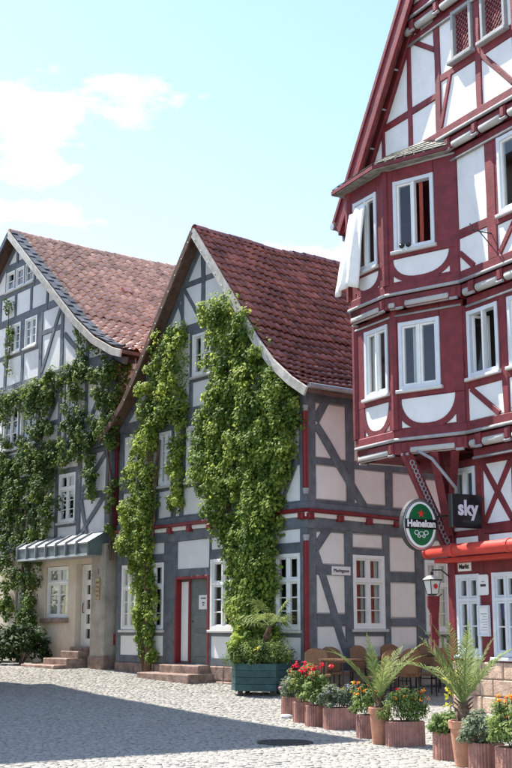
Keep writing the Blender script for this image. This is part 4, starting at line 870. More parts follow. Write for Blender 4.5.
tube(MB(), [CF(cA[0] + .0, cA[1] - .18, .75), CF(cA[0] - .02, cA[1] - .38, .75), CF(cA[0] - .12, cA[1] - .46, .72), CF(cA[0] - .8, cA[1] - .5, .5)], .045, 8).build('gutter_pipe', M_ZINC, CRF)
for k in range(7): box3(MB(), CF(cA[0] - .35, cA[1] - .25 + .35 * 0, .85 - k * .9), CF.x, CF.n, UP, .3, .06, .07).build('rafter_foot', M_RED, CRF)
# slated roof of the oriel
def oriel_roof():
    ex = .26; e = [C2(-1.3, 10.2, .1), FO2(.15, 10.18, .14), Vector((*(O2 + (FO2.n + FF2.n).normalized() * ex).xy, 10.14)), Vector((*(E2 + (FF2.n + CF.x).normalized() * ex * 1.2).xy, 10.12)), FE2(1.0, 10.12, ex)]
    t = [CG(-.9, 10.42, .02), CG(-.45, 10.52, .02), CG(.45, 10.62, .02), CG(1.0, 10.6, -.1), CG(1.25, 10.6, -.4)]; R = MB(); n = 5
    R.add(e + t + [p - UP * .1 for p in e], [(i, i + 1, n + i + 1, n + i) for i in range(n - 1)] + [(i, 2 * n + i, 2 * n + i + 1, i + 1) for i in range(n - 1)] + [(10, 11, 12, 13, 14)], 0); R = R.build('oriel_roof', M_SLATE, HC)
    for i in range(n - 1):
        rows = 5
        for r in range(rows):
            p0, p1 = e[i].lerp(t[i], r / rows), e[i + 1].lerp(t[i + 1], r / rows); q0, q1 = e[i].lerp(t[i], min(1, (r + 1.25) / rows)), e[i + 1].lerp(t[i + 1], min(1, (r + 1.25) / rows)); m_ = max(1, round((p1 - p0).length / .2))
            nn = (p1 - p0).cross(q0 - p0).normalized(); nn = nn if nn.z > 0 else -nn
            for k in range(m_):
                a, b, c, d = p0.lerp(p1, (k + .03) / m_), p0.lerp(p1, (k + .97) / m_), q0.lerp(q1, (k + .97) / m_), q0.lerp(q1, (k + .03) / m_)
                u0, u1 = nn * (.03 + random.uniform(0, .008)), nn * .012; MB().add([a + u0 - UP * .0, b + u0, c + u1, d + u1, a + u0 - nn * .016, b + u0 - nn * .016], [(0, 1, 2, 3), (0, 4, 5, 1)]).build('slate', M_SLATE, R)
    for i in range(n - 1): box = bar_between(e[i] - UP * .05, e[i + 1] - UP * .05, .03, .035); box.build('eaves_board', M_RED, R)
def bar_between(p, q, hw, hh):
    d = (q - p); l = d.length; d.normalize(); s = d.cross(UP).normalized(); u_ = s.cross(d); return box3(MB(), (p + q) / 2, d, s, u_, l / 2, hw, hh)
oriel_roof()
for (f, L_) in ((FO2, 1.55), (FF2, 1.25)):
    bar(MB(), f, (0, 10.2), (L_, 10.2), .16, -.2, .08, .02, .004).build('cornice', M_RED, HC)
# struts that carry the oriel
def strut(p, q, hw, hd, rings, name):
    b = bar_between(Vector(p), Vector(q), hd, hw).build(name, M_RED, HC)
    if rings:
        p, q = Vector(p), Vector(q); d = (q - p).normalized(); s = d.cross(UP).normalized(); nrm = -s if s.dot(EYEP - p) < 0 else s; up_ = nrm.cross(d); ln = (q - p).length; n = int((ln - .2) / .085)
        for k in range(n):
            c = p + d * (.12 + k * .085) + nrm * (hd + .004); vs = []; fs = []; m_ = 12
            for i in range(m_):
                a = 2 * math.pi * i / m_; e_ = d * math.cos(a) + up_ * math.sin(a); vs += [c + e_ * .052, c + e_ * .03, c + e_ * .041 + nrm * .014]
            for i in range(m_):
                j = (i + 1) % m_; fs += [(3 * i, 3 * j, 3 * j + 2, 3 * i + 2), (3 * i + 2, 3 * j + 2, 3 * j + 1, 3 * i + 1)]
            MB().add(vs, fs).build('carved_ring', M_GREY, b, fix=False)
strut(CF(-.02, 2.95, .03), FO1(1.28, 4.72, -.05), .085, .085, True, 'strut')
strut(CF(-.1, 3.25, .05), FO1(.7, 4.72, -.1), .08, .08, False, 'strut')
strut(CF(-.1, 3.6, .05), FO1(.3, 4.7, -.1), .07, .07, False, 'strut')
tube(MB(), [FO1(1.0, 4.72, .0), FO1(.7, 4.55, .02), FO1(.5, 4.3, .0), FO1(.3, 4.0, -.1), CF(-.3, 3.7, .1)], .03, 8).build('carved_rope', M_GREY, HC, smooth=True)
prism(MB(), CF, rect(-.14, .06, 1.03, 4.6), -.2, .045, .02).build('corner_post', M_RED, HC)

# ------------------------------------------------------------------ awning, signs and small fittings on the inn
AW_ = thing('rolled_awning', CF(-1, 2.85, .3), 'rolled red awning running along the inn above the ground-floor windows', 'awning')
tube(MB(), [CF(.12, 2.93, .42), CF(-1.6, 2.93, .42), CF(-6.8, 2.93, .42)], .105, 14).build('rolled_canvas', M_AWN, AW_, smooth=True)
for a in (.14, -.62, -2.1, -3.6, -5.2): tube(MB(), [CF(a, 2.93, .42), CF(a - .07, 2.93, .42)], .118, 14).build('awning_end', M_AWN, AW_, smooth=False)
for a in (-.1, -1.9, -3.8, -6): strut_ = bar_between(CF(a, 2.99, 0), CF(a, 2.95, .34), .03, .04).build('bracket', M_RED, AW_)
prism(MB(), CF, rect(-6.8, .1, 2.74, 2.82), .0, .3, .01).build('awning_rail', M_AWN, AW_)
R_ = -CF.n; NN = -CF.x           # projecting signs face down the street
def sign_sky():
    S = thing('square_sign', CF(-.98, 3.3, .05), 'black square sign with pale lettering beside the oval sign', 'sign'); c = CF(-.98, 3.58, .40)
    f = Fr(c, 0); f.x = R_; f.n = NN; mb = MB(); prism(mb, f, rect(-.32, .32, 3.29, 3.87), -.05, .05, .015); mb.build('sign_box', M_BLACK, S)
    text(S, 'sky', .36, f(.02, 3.62, .055), R_, UP, M_SKYTX, off=.012, fit=.44)
    prism(MB(), f, rect(-.1, .12, 3.38, 3.42), .045, .053).build('strapline', M_IRON, S); tube(MB(), [f(.3, 3.8, 0), f(.42, 3.8, 0)], .015, 6).build('bracket', M_IRON, S)
sign_sky()
def sign_oval():
    c0 = CF(-.35, 0, .93); S = thing('oval_sign', CF(-.35, 2.9, .93), 'green oval beer sign with red star and silver rim under the oriel', 'sign')
    f = Fr(c0, 0); f.x = R_; f.n = NN; zc = 3.37; rx, ry = .375, .455
    def oval(kx, ky, o0, o1, m, nm, clipz=None):
        pts = [(math.cos(2 * math.pi * i / 40) * rx * kx, zc + math.sin(2 * math.pi * i / 40) * ry * ky) for i in range(40)]
        if clipz: pts = clip(pts, clipz)
        mb = MB(); prism(mb, f, pts, o0, o1, .004); return mb.build(nm, m, S)
    oval(1, 1, -.06, .05, M_IRON, 'sign_case'); oval(.96, .965, .045, .058, M_CHROME, 'rim'); oval(.86, .88, .05, .063, M_WHITE, 'face'); oval(.72, .8, .06, .067, M_GREENS, 'green_field')
    prism(MB(), f, rect(-.335, .335, zc - .075, zc + .095), .06, .075, .004).build('name_band', M_BLACK, S)
    text(S, 'Heineken', .17, f(0, zc + .012, .078), R_, UP, M_WHITE, off=.007, fit=.6)
    st = []
    for k in range(10):
        r = .085 if k % 2 == 0 else .034; a = math.pi / 2 + k * math.pi / 5; st.append((math.cos(a) * r, zc + .19 + math.sin(a) * r))
    mb = MB(); vs = [f(p[0], p[1], .078) for p in st] + [f(0, zc + .19, .09)]; mb.add(vs, [(i, (i + 1) % 10, 10) for i in range(10)]); mb.build('star', M_STAR, S)
    for (x, z, r) in ((-.1, -.14, .05), (0, -.16, .055), (.1, -.14, .05), (-.05, -.2, .035), (.05, -.2, .035)):
        vs = []; m_ = 14
        for i in range(m_):
            a = 2 * math.pi * i / m_; vs += [f(x + math.cos(a) * r, zc + z + math.sin(a) * r * .8, .069), f(x + math.cos(a) * (r - .013), zc + z + math.sin(a) * (r - .013) * .8, .069)]
        MB().add(vs, [(2 * i, 2 * ((i + 1) % m_), 2 * ((i + 1) % m_) + 1, 2 * i + 1) for i in range(m_)]).build('scroll', M_WHITE, S, fix=False)
    tube(MB(), [f(.3, zc + .15, -.02), f(.75, zc + .2, -.02), f(1.0, zc + .2, -.02)], .018, 6).build('bracket', M_IRON, S)
sign_oval()
SG = thing('name_plate', CF(-.5, 2.6, .02), 'small cream plate with dark lettering over the inn window', 'sign'); prism(MB(), CF, rect(-.62, -.26, 2.585, 2.735), .02, .05, .008).build('plate', M_CPLA, SG)
text(SG, 'Markt', .11, CF(-.44, 2.66, .054), CF.right, UP, M_BLACK, off=.004, fit=.28)
SS = thing('street_sign', BS(.86, 2.7, .03), 'white street name plate on the grey side wall of the middle house', 'sign'); prism(MB(), BS, rect(.66, 1.18, 2.68, 2.86), .022, .035, .004).build('plate', M_WHITE, SS)
text(SS, 'Marktgasse', .1, BS(.92, 2.77, .039), BS.x, UP, M_BLACK, fit=.42)
BD = thing('notice_board', CF(-.95, 2.1, .03), 'white board with rounded corners hanging between the inn windows', 'sign')
rr = [(-.95 + sx * .1 + math.cos(a) * .035 * 1, 2.33 + sz * .14 + math.sin(a) * .035) for (sx, sz, a0) in ((1, 1, 0), (-1, 1, 90), (-1, -1, 180), (1, -1, 270)) for a in [RAD(a0 + k * 30) for k in range(4)]]
prism(MB(), CF, rr, .03, .05, .005).build('board', M_WHITE, BD); prism(MB(), CF, rect(-1.03, -.88, 2.3, 2.34), .05, .053).build('print', M_IRON, BD); prism(MB(), CF, rect(-1.0, -.92, 2.38, 2.39), .05, .053).build('print', M_FLAV, BD)
tube(MB(), [CF(-.95, 2.5, .04), CF(-.95, 2.72, .03)], .006, 5).build('cord', M_IRON, BD)
MC = thing('menu_case', CF(-.95, 1.5, .03), 'pale menu case hanging below the rounded white board', 'sign'); mb = MB(); quadframe(mb, CF, -1.1, -.8, 1.46, 1.98, .03, .03, .09); mb.build('frame', M_BFRAME, MC); prism(MB(), CF, rect(-1.09, -.81, 1.47, 1.97), .03, .05).build('menu_sheet', M_WHITE, MC)
for k in range(7): prism(MB(), CF, rect(-1.04, -.86 - .03 * (k % 3), 1.56 + k * .045, 1.572 + k * .045), .05, .052).build('print', M_GREY if k < 6 else M_BRASS, MC)
def lantern():
    c = CF(.12, 2.33, .34); LN = thing('wall_lantern', c, 'black wall lantern with milky glass at the inn corner', 'lamp')
    def ringbox(z0, z1, r0, r1, nm, m):
        vs = [c + CF.x * (sx * r) + CF.n * (sy * r) + UP * z for (z, r) in ((z0, r0), (z1, r1)) for (sx, sy) in ((1, 1), (-1, 1), (-1, -1), (1, -1))]
        MB().add(vs, [(0, 1, 2, 3), (4, 5, 6, 7)] + [(i, (i + 1) % 4, 4 + (i + 1) % 4, 4 + i) for i in range(4)]).build(nm, m, LN)
    ringbox(-.13, .1, .07, .105, 'glass', M_LANT); ringbox(.1, .125, .13, .13, 'cap', M_IRON); ringbox(.125, .2, .12, .04, 'roof', M_LANT); ringbox(.2, .26, .025, .015, 'finial', M_IRON); ringbox(-.16, -.13, .05, .07, 'base', M_IRON)
    for (sx, sy) in ((1, 1), (-1, 1), (-1, -1), (1, -1)): tube(MB(), [c + CF.x * sx * .072 + CF.n * sy * .072 - UP * .13, c + CF.x * sx * .108 + CF.n * sy * .108 + UP * .1], .008, 5).build('glazing_bar', M_IRON, LN)
    mb = MB(); prism(mb, Fr(c, 0).off(0), [(0, 0)] * 0 or [(-.05, -.05), (.05, -.05), (.05, .05), (-.05, .05)], -.001, .001) if 0 else None
    tube(MB(), [CF(.0, 2.5, .04), CF(.02, 2.62, .2), CF(.12, 2.62, .34), c + UP * .25], .014, 6).build('arm', M_IRON, LN)
    pts = [c - CF.x * .108 + R_ * (math.cos(k * math.pi / 8) * .045) + UP * (math.sin(k * math.pi / 8) * .045 + .0) for k in range(16)]; MB().add(pts, [tuple(range(16))]).build('emblem', M_STAR, LN, fix=False)
lantern()
def red_cloth():
    c = CF(.12, 2.12, .33); RC = thing('red_cloth', c, 'folded red cloth hanging under the wall lantern at the inn corner', 'cloth'); f = Fr(c, 0); f.x = R_; f.n = NN
    out_ = [(-.12, 2.16), (.14, 2.16), (.12, 1.95), (.1, 1.75), (.1, 1.5), (.08, 1.2), (.03, 1.18), (.02, 1.42), (-.01, 1.42), (-.04, 1.16), (-.07, 1.18), (-.055, 1.6), (-.05, 1.85), (-.12, 1.98)]
    mb = MB(); prism(mb, f, out_, -.02, .02); mb.build('cloth', M_RED, RC); tube(MB(), [f(.1, 2.14, 0), f(.2, 2.2, 0)], .01, 5).build('hook', M_IRON, RC)
red_cloth()
def duvet():
    BDG = thing('bedding', FF2(.9, 8.3, .1), 'white bedding hung out of the upper oriel window to air', 'bedding'); mb = MB(); vs = []; fs = []; nu, nv = 16, 12
    for j in range(nv + 1):
        t = j / nv
        for i in range(nu + 1):
            s = i / nu; a = .5 + (.95 + .18 * t) * s * .62 + .05 * t; o = .05 + .30 * (1 - (2 * s - 1) ** 2 * .4) * (.25 + .75 * t) + .035 * math.sin(s * 17 + t * 5) * (.3 + t)
            vs.append(FF2(a + .1 * t, 9.55 - 1.62 * t + .05 * math.sin(s * 6), o * 1.0))
    for j in range(nv):
        for i in range(nu): q = j * (nu + 1) + i; fs.append((q, q + 1, q + nu + 2, q + nu + 1))
    o = mb.add(vs, fs).build('duvet', M_CLOTH, BDG, smooth=True, fix=False); md = o.modifiers.new('s', 'SOLIDIFY'); md.thickness = .03
duvet()
for k, a in enumerate((1.16, 1.02)):
    P = FO2(a, 8.52, .03); bm = bmesh.new(); bmesh.ops.create_uvsphere(bm, u_segments=12, v_segments=8, radius=.055); me = bpy.data.meshes.new('black_shoe')
    for v in bm.verts: v.co.z *= .9; v.co.x *= 1.0 + .5 * (v.co.y < 0) * 0
    for v in bm.verts:
        if v.co.z > .02: v.co.z -= .01
    bm.to_mesh(me); bm.free(); me.materials.append(M_BLACK); me.polygons.foreach_set('use_smooth', [True] * len(me.polygons)); o = bpy.data.objects.new('round_pot', me); col.objects.link(o); o.location = P
    tag(o, 'small black round pot on the upper oriel window sill, ' + ('left' if k == 0 else 'right') + ' one of two', 'pot', 'black pots on the oriel sill')
def hook_bracket():
    H = thing('iron_bracket', C2(-2.1, 8.3, .02), 'thin iron bracket sticking out of the inn wall below upper window', 'bracket'); tube(MB(), [C2(-2.12, 8.25, .0), C2(-2.0, 8.3, .35), C2(-1.98, 8.42, .36)], .012, 5).build('arm', M_IRON, H); tube(MB(), [C2(-2.12, 8.0, .0), C2(-2.05, 8.28, .22)], .01, 5).build('stay', M_IRON, H)
hook_bracket()
# ------------------------------------------------------------------ climbing plants
def inpoly(p, poly):
    x, y = p; c = False; j = len(poly) - 1
    for i in range(len(poly)):
        xi, yi = poly[i]; xj, yj = poly[j]
        if (yi > y) != (yj > y) and x < (xj - xi) * (y - yi) / (yj - yi) + xi: c = not c
        j = i
    return c
def vine(name, label, fr, polys, stems, m, base, dens=15., leaf=.1, per=42, group=None, seed=1, light=.0):
    rng = np.random.default_rng(seed); R = thing(name, base, label, 'climbing plant', group); Cs = []; Ns = []; Cl = []; fn = np.array(fr.n)
    for (poly, th) in polys:
        W = [fr.px(u, v, .1) for (u, v) in poly]; xs = [p[0] for p in W]; zs = [p[1] for p in W]
        area = abs(sum(W[i - 1][0] * W[i][1] - W[i][0] * W[i - 1][1] for i in range(len(W)))) / 2; n = int(area * dens) + 2; k = 0
        while k < n:
            a, z = rng.uniform(min(xs), max(xs)), rng.uniform(min(zs), max(zs))
            if not inpoly((a, z), W): continue
            k += 1; o = .06 + th * rng.uniform(0, 1) ** 1.3; r = rng.uniform(.1, .24) * (.7 + th); c = np.array(fr(a, z, o)); d = rng.normal(0, 1, (per, 3)); d += fn * .55; d[:, 2] += .25; d /= np.linalg.norm(d, axis=1, keepdims=True)
            p = c + d * r * rng.uniform(.45, 1.05, (per, 1)) * np.array([1, 1, 1.15]); rel = (p - np.array(fr.o)) @ fn; p += fn * np.clip(.03 - rel, 0, 1)[:, None]
            Cs.append(p); Ns.append(d * .6 + fn * .35 + np.array([0, 0, .45]) + rng.normal(0, .3, (per, 3))); Cl.append(np.clip(rng.uniform(0, .65) + rng.normal(0, .18, per) + light, 0, 1))
    V, Fa, rn = leaves(rng, np.concatenate(Cs), np.concatenate(Ns), leaf, .85, .7, np.concatenate(Cl)); np_mesh('foliage', V, Fa, m, R, rn)
    for (pts, r0, r1) in stems:
        for q in range(2):
            P = []; 
            for i in range(len(pts) - 1):
                for t in (0, .33, .66): u = pts[i][0] + (pts[i + 1][0] - pts[i][0]) * t; v = pts[i][1] + (pts[i + 1][1] - pts[i][1]) * t; a, z = fr.px(u, v, .08); P.append(fr(a + rng.normal(0, .05), z, .07 + rng.uniform(0, .06)))
            a, z = fr.px(*pts[-1], .08); P.append(fr(a, z, .08)); n = len(P)
            tube(MB(), P, [(r0 + (r1 - r0) * i / (n - 1)) * (1 - .35 * q) for i in range(n)], 7).build('stem', M_BARK, R, smooth=True)
    return R
vine('climbing_vine', 'broad bright green creeper covering the right side of the middle gable', BF,
    [([(232, 296), (246, 303), (258, 330), (272, 360), (290, 384), (300, 402), (299, 440), (288, 470), (283, 500), (282, 540), (272, 570), (270, 620), (246, 628), (247, 560), (240, 540), (240, 500), (232, 520), (224, 540), (210, 495), (198, 475), (200, 430), (210, 400), (213, 375), (213, 335), (212, 312)], .42),
     ([(225, 520), (242, 520), (246, 580), (249, 650), (238, 650), (232, 590)], .25), ([(246, 600), (270, 600), (285, 640), (240, 655)], .3), ([(252, 400), (275, 395), (278, 590), (258, 620)], .35)],
    [([(240, 672), (238, 610), (230, 540), (226, 470), (222, 400), (235, 340)], .06, .03), ([(262, 678), (260, 600), (262, 500), (264, 420)], .05, .025)], M_VINE, BF(2.3, .4, .2), seed=5, dens=40, leaf=.08, per=60)
vine('climbing_vine', 'slender bright green creeper rising beside the left window of the middle house', BF,
    [([(165, 332), (183, 324), (187, 335), (186, 375), (186, 400), (183, 425), (170, 415), (158, 435), (155, 480), (157, 520), (152, 560), (142, 570), (134, 560), (126, 545), (124, 515), (131, 470), (136, 430), (145, 390), (155, 355)], .3),
     ([(132, 555), (152, 555), (156, 590), (160, 640), (155, 660), (142, 655), (137, 610)], .16), ([(169, 400), (185, 400), (184, 440), (183, 500), (174, 510), (168, 490), (173, 450)], .2)],
    [([(148, 670), (150, 620), (147, 560), (150, 500), (152, 440), (158, 390), (165, 350)], .09, .04), ([(144, 670), (146, 630), (150, 590), (154, 520), (160, 440)], .06, .03)], M_VINE, BF(6.0, .5, .25), seed=6, dens=30, leaf=.078, light=.12, per=60)
IV = 'ivy on the left house'
vine('ivy', 'ivy band draped along the beams of the left gable below its attic', AF,
    [([(0, 400), (25, 385), (50, 375), (80, 362), (92, 352), (106, 350), (112, 368), (95, 385), (70, 392), (50, 402), (25, 412), (0, 425)], .24), ([(36, 395), (52, 390), (54, 430), (52, 470), (34, 480), (30, 445)], .24), ([(68, 392), (84, 388), (86, 428), (72, 445), (66, 430)], .2)],
    [([(38, 480), (42, 430), (40, 400)], .03, .02)], M_IVY, AF(4.2, .6, .2), seed=8, dens=20, leaf=.08, per=52)
vine('ivy', 'ivy trailing in a diagonal band above the first-floor window of the left house', AF,
    [([(118, 360), (122, 400), (116, 450), (104, 440), (90, 445), (72, 462), (55, 478), (30, 495), (0, 520), (0, 460), (22, 440), (45, 450), (62, 440), (80, 425), (98, 410), (104, 370)], .24), ([(80, 445), (96, 440), (98, 470), (92, 500), (84, 480)], .16)],
    [([(112, 560), (110, 480), (108, 400)], .03, .02)], M_IVY, AF(.6, .6, .3), seed=9, dens=20, leaf=.08, per=52)
vine('ivy', 'dense ivy column climbing from the bush at the left house', AF,
    [([(0, 500), (30, 490), (48, 480), (58, 500), (54, 530), (40, 560), (38, 600), (42, 625), (0, 625), (0, 600)], .3), ([(0, 430), (12, 440), (18, 500), (0, 510)], .2)],
    [([(24, 650), (26, 600), (22, 540), (30, 500)], .05, .03), ([(28, 650), (30, 560), (36, 500)], .04, .02)], M_IVY, AF(4.8, .6, .3), seed=10, dens=18, leaf=.08, per=52)
vine('ivy', 'thin ivy strand under the right rake of the left gable', AF,
    [([(30, 255), (42, 268), (56, 285), (66, 300), (82, 322), (100, 340), (96, 350), (82, 350), (80, 336), (74, 345), (70, 318), (60, 300), (50, 288)], .07), ([(74, 322), (82, 322), (82, 360), (75, 362)], .07)], [([(78, 362), (78, 330), (60, 298), (46, 278)], .015, .01)], M_IVY, AF(2.3, 8.7, .1), seed=12, dens=9, leaf=.085, per=24, light=.2)
vine('ivy', 'thin ivy strand left of the attic windows of the left gable', AF, [([(6, 298), (12, 300), (13, 340), (11, 375), (5, 370), (7, 330)], .08)], [([(8, 375), (9, 300)], .015, .01)], M_IVY, AF(6.3, 8.7, .1), seed=13, dens=14, leaf=.085, per=22, light=.2)
vine('ivy', 'dark ivy filling the shaded side wall between the left and middle houses', AS, [([(114, 352), (128, 358), (128, 420), (116, 440), (112, 400)], .2), ([(108, 470), (116, 470), (116, 550), (106, 545)], .15)], [([(118, 560), (118, 380)], .02, .015)], M_IVY, AS(.3, .7, .1), seed=14, dens=18, leaf=.1, per=34)
def bush(name, base, label, cat, rx, ry, h, m, n, leaf, seed, stems=4, group=None, twig=True):
    rng = np.random.default_rng(seed); R = thing(name, base, label, cat, group); foliage(R, Vector(base), rx, ry, h, m, n, leaf, rng)
    for k in range(stems): a = k * 2.4; tube(MB(), [Vector(base) - UP * .03, Vector(base) + Vector((math.cos(a) * rx * .3, math.sin(a) * ry * .3, h * .5)), Vector(base) + Vector((math.cos(a) * rx * .6, math.sin(a) * ry * .6, h * .85))], [.02, .014, .006], 5).build('stem', M_BARK, R)
    return R
def foliage(R, base, rx, ry, h, m, n, leaf, rng, droop=.2, asp=.6, nclump=None, name='foliage', up=.5, spread=1.):
    nclump = nclump or max(5, int(n / 40)); b = np.array(base); C = []; Nr = []; Cl = []; per = max(6, n // nclump)
    for k in range(nclump):
        a = rng.uniform(0, 6.283); q = math.sqrt(rng.uniform(0, 1)); z = rng.uniform(.15, 1) ** .8; sh = math.sqrt(max(.05, 1 - (z - .35) ** 2 * 1.8)); c = b + np.array([math.cos(a) * q * rx * sh, math.sin(a) * q * ry * sh, z * h * rng.uniform(.75, 1.05)]); r = min(rx, ry, h) * rng.uniform(.22, .42)
        d = rng.normal(0, 1, (per, 3)); d[:, 2] += .4; d /= np.linalg.norm(d, axis=1, keepdims=True); p = c + d * r * rng.uniform(.4, 1.1, (per, 1)); p[:, 2] = np.maximum(p[:, 2], b[2] + .01); C.append(p); Nr.append(d + np.array([0, 0, up])); Cl.append(np.clip(rng.uniform(.05, .75) + rng.normal(0, .15, per), 0, 1))
    V, Fa, rn = leaves(rng, np.concatenate(C), np.concatenate(Nr), leaf, asp, droop, np.concatenate(Cl)); return np_mesh(name, V, Fa, m, R, rn)
bush('laurel_bush', AF(5.3, .6, .75), 'dark glossy bush at the foot of the left house below the ivy', 'bush', 1.25, .6, 1.15, M_BUSH, 3400, .11, 21)
bush('laurel_bush', AF(3.45, .6, .7), 'lower dark bush between the ivy column and the entrance steps', 'bush', .95, .5, 1.0, M_BUSH, 2800, .1, 22)
# ------------------------------------------------------------------ planters
def ring_planter(u, v, wd, dp, h, label, rot=.35):
    """concrete plant ring with ribbed wall; returns root and centre"""
    p = gpt(u, v); c = Vector((p.x, p.y + dp / 2, 0)); z0 = gz(c.y); R = thing('plant_ring', (c.x, c.y, z0), label, 'planter', 'red brown plant rings along the terrace'); n = max(14, int((wd + dp) * 2 / .055)); vs = []; fs = []
    ca, sa = math.cos(rot), math.sin(rot)
    for i in range(n * 4):
        t = 2 * math.pi * i / (n * 4); rib = .012 * abs(math.sin(t * n / 2)) ; cx = math.copysign(abs(math.cos(t)) ** .62, math.cos(t)); sy = math.copysign(abs(math.sin(t)) ** .62, math.sin(t))
        for (z, k) in ((-.02, 1.0), (h - .015, .985), (h, .955), (h, .84), (h - .06, .82)):
            x = cx * (wd / 2) * k + math.cos(t) * rib; y = sy * (dp / 2) * k + math.sin(t) * rib; vs.append((c.x + x * ca - y * sa, c.y + x * sa + y * ca, z0 + z))
    m_ = n * 4
    for i in range(m_):
        for j in range(4): q = i * 5 + j; q2 = ((i + 1) % m_) * 5 + j; fs.append((q, q2, q2 + 1, q + 1))
    MB().add(vs, fs).build('ring', M_PLANT, R); k = m_
    MB().add([vs[i * 5 + 4] for i in range(m_)], [tuple(range(m_))]).build('soil', M_SOIL, R, fix=False); return R, Vector((c.x, c.y, z0 + h - .05))
def flower_head(R, P, m, r, rng, n=10, name='flower'):
    C = np.array(P) + rng.normal(0, 1, (n, 3)) * r * np.array([.5, .5, .4]); Nr = (C - np.array(P)) + np.array([0, 0, r * .8]) + rng.normal(0, .01, (n, 3)); V, Fa, rn = leaves(rng, C, Nr, r * .9, .9, .1); return np_mesh(name, V, Fa, m, R, rn)
def planting(name, P, label, rx, ry, h, m, n, leaf, seed, flowers=(), cat='plant'):
    n = int(n * 2.6); leaf *= .8; rx *= 1.2; ry *= 1.2; rng = np.random.default_rng(seed); R = thing(name, P, label, cat); foliage(R, P, rx, ry, h, m, n, leaf, rng)
    for k in range(4): a = k * 1.7; tube(MB(), [P - UP * .03, P + Vector((math.cos(a) * rx * .5, math.sin(a) * ry * .5, h * .7))], [.008, .004], 4).build('stem', M_BUSH, R)
    for (fm, cnt, r, z0, z1) in flowers:
        for k in range(cnt):
            a = rng.uniform(0, 6.28); q = rng.uniform(.2, 1.05); z = h * rng.uniform(z0, z1); Q = P + Vector((math.cos(a) * rx * q, math.sin(a) * ry * q - .03, z)); flower_head(R, Q, fm, r, rng)
            tube(MB(), [Q - UP * (z * .5) + (P - Q) * Vector((.5, .5, 0)).x * .4, Q], .004, 4).build('flower_stem', M_BUSH, R)
    return R
_, P = ring_planter(292, 717, .30, .3, .31, 'narrow ring planter at the left end of the row, by the wooden tub')
planting('bedding_plant', P, 'loose grey green plant with pink flowers in the leftmost ring planter', .2, .2, .36, M_GREYL, 700, .045, 31, [(M_FPINK, 3, .03, .3, .8), (M_FORA, 4, .02, .5, 1)])
_, P = ring_planter(304, 723, .29, .3, .31, 'second ring planter from the left below the red geraniums')
planting('geranium', P, 'tall red geranium in the second ring planter from the left', .2, .18, .62, M_HERB, 700, .06, 32, [(M_FRED, 12, .05, .75, 1.1)])
_, P = ring_planter(317, 727, .30, .3, .31, 'third ring planter from the left under leafy geranium')
planting('geranium', P, 'bushy green geranium with red heads in the third ring planter from left', .22, .18, .5, M_HERB, 800, .06, 33, [(M_FRED, 8, .05, .8, 1.4)])
_, P = ring_planter(341, 730, .47, .34, .31, 'wide ring planter with blue grey herbs right of the geraniums')
planting('lavender', P, 'blue grey lavender clump in the wide left ring planter', .26, .18, .36, M_GREYL, 1100, .05, 34, [(M_FLAV, 9, .022, .7, 1.1), (M_FYEL, 5, .03, .7, 1.2)])
_, P = ring_planter(369, 739, .27, .28, .31, 'small ring planter left of the middle terracotta pot')
planting('marigold', P, 'light green plant with orange marigolds left of the middle pot', .2, .17, .42, M_HERB, 700, .045, 35, [(M_FORA, 12, .028, .7, 1.15)])
_, P = ring_planter(407, 747, .49, .34, .31, 'wide ring planter right of the middle terracotta pot')
planting('bedding_plant', P, 'dense green plant with small orange flowers in the wide middle ring planter', .29, .2, .42, M_HERB, 1300, .045, 36, [(M_FORA, 12, .022, .7, 1.1), (M_FRED, 2, .03, .9, 1.15)])
_, P = ring_planter(450, 761, .29, .3, .31, 'small ring planter left of the front terracotta pot')
planting('leafy_plant', P, 'fresh yellow green plant in the small ring planter beside the front pot', .18, .16, .3, M_HERB, 650, .05, 37)
_, P = ring_planter(490, 774, .33, .32, .31, 'front ring planter right of the palm pot')
planting('bedding_plant', P, 'grey green leafy plant in front of the palm pot', .24, .18, .36, M_GREYL, 1000, .055, 38)
_, P = ring_planter(517, 780, .3, .32, .31, 'ring planter cut by the right edge of the picture')
planting('marigold', P, 'orange marigolds at the right edge in front of the inn', .22, .2, .55, M_HERB, 800, .05, 39, [(M_FORA, 18, .032, .6, 1.1)])
def sapling():
    p = gpt(452, 752); P = Vector((p.x + .1, p.y + .5, gz(p.y + .5))); R = thing('young_shrub', P, 'thin young shrub with yellow green leaves beside the inn corner', 'shrub'); rng = np.random.default_rng(41)
    tube(MB(), [P, P + Vector((-.02, 0, .5)), P + Vector((.02, 0, .95))], [.012, .009, .004], 5).build('stem', M_BARK, R); C = []; 
    for k in range(46): t = rng.uniform(.3, 1); C.append(np.array(P) + np.array([rng.normal(0, .07), rng.normal(0, .05), t * .98]))
    V, Fa, rn = leaves(rng, np.array(C), rng.normal(0, .5, (46, 3)) + np.array([-.2, -.6, .7]), .075, .6, .2); np_mesh('foliage', V, Fa, M_FYEL, R, rn * .6)
sapling()
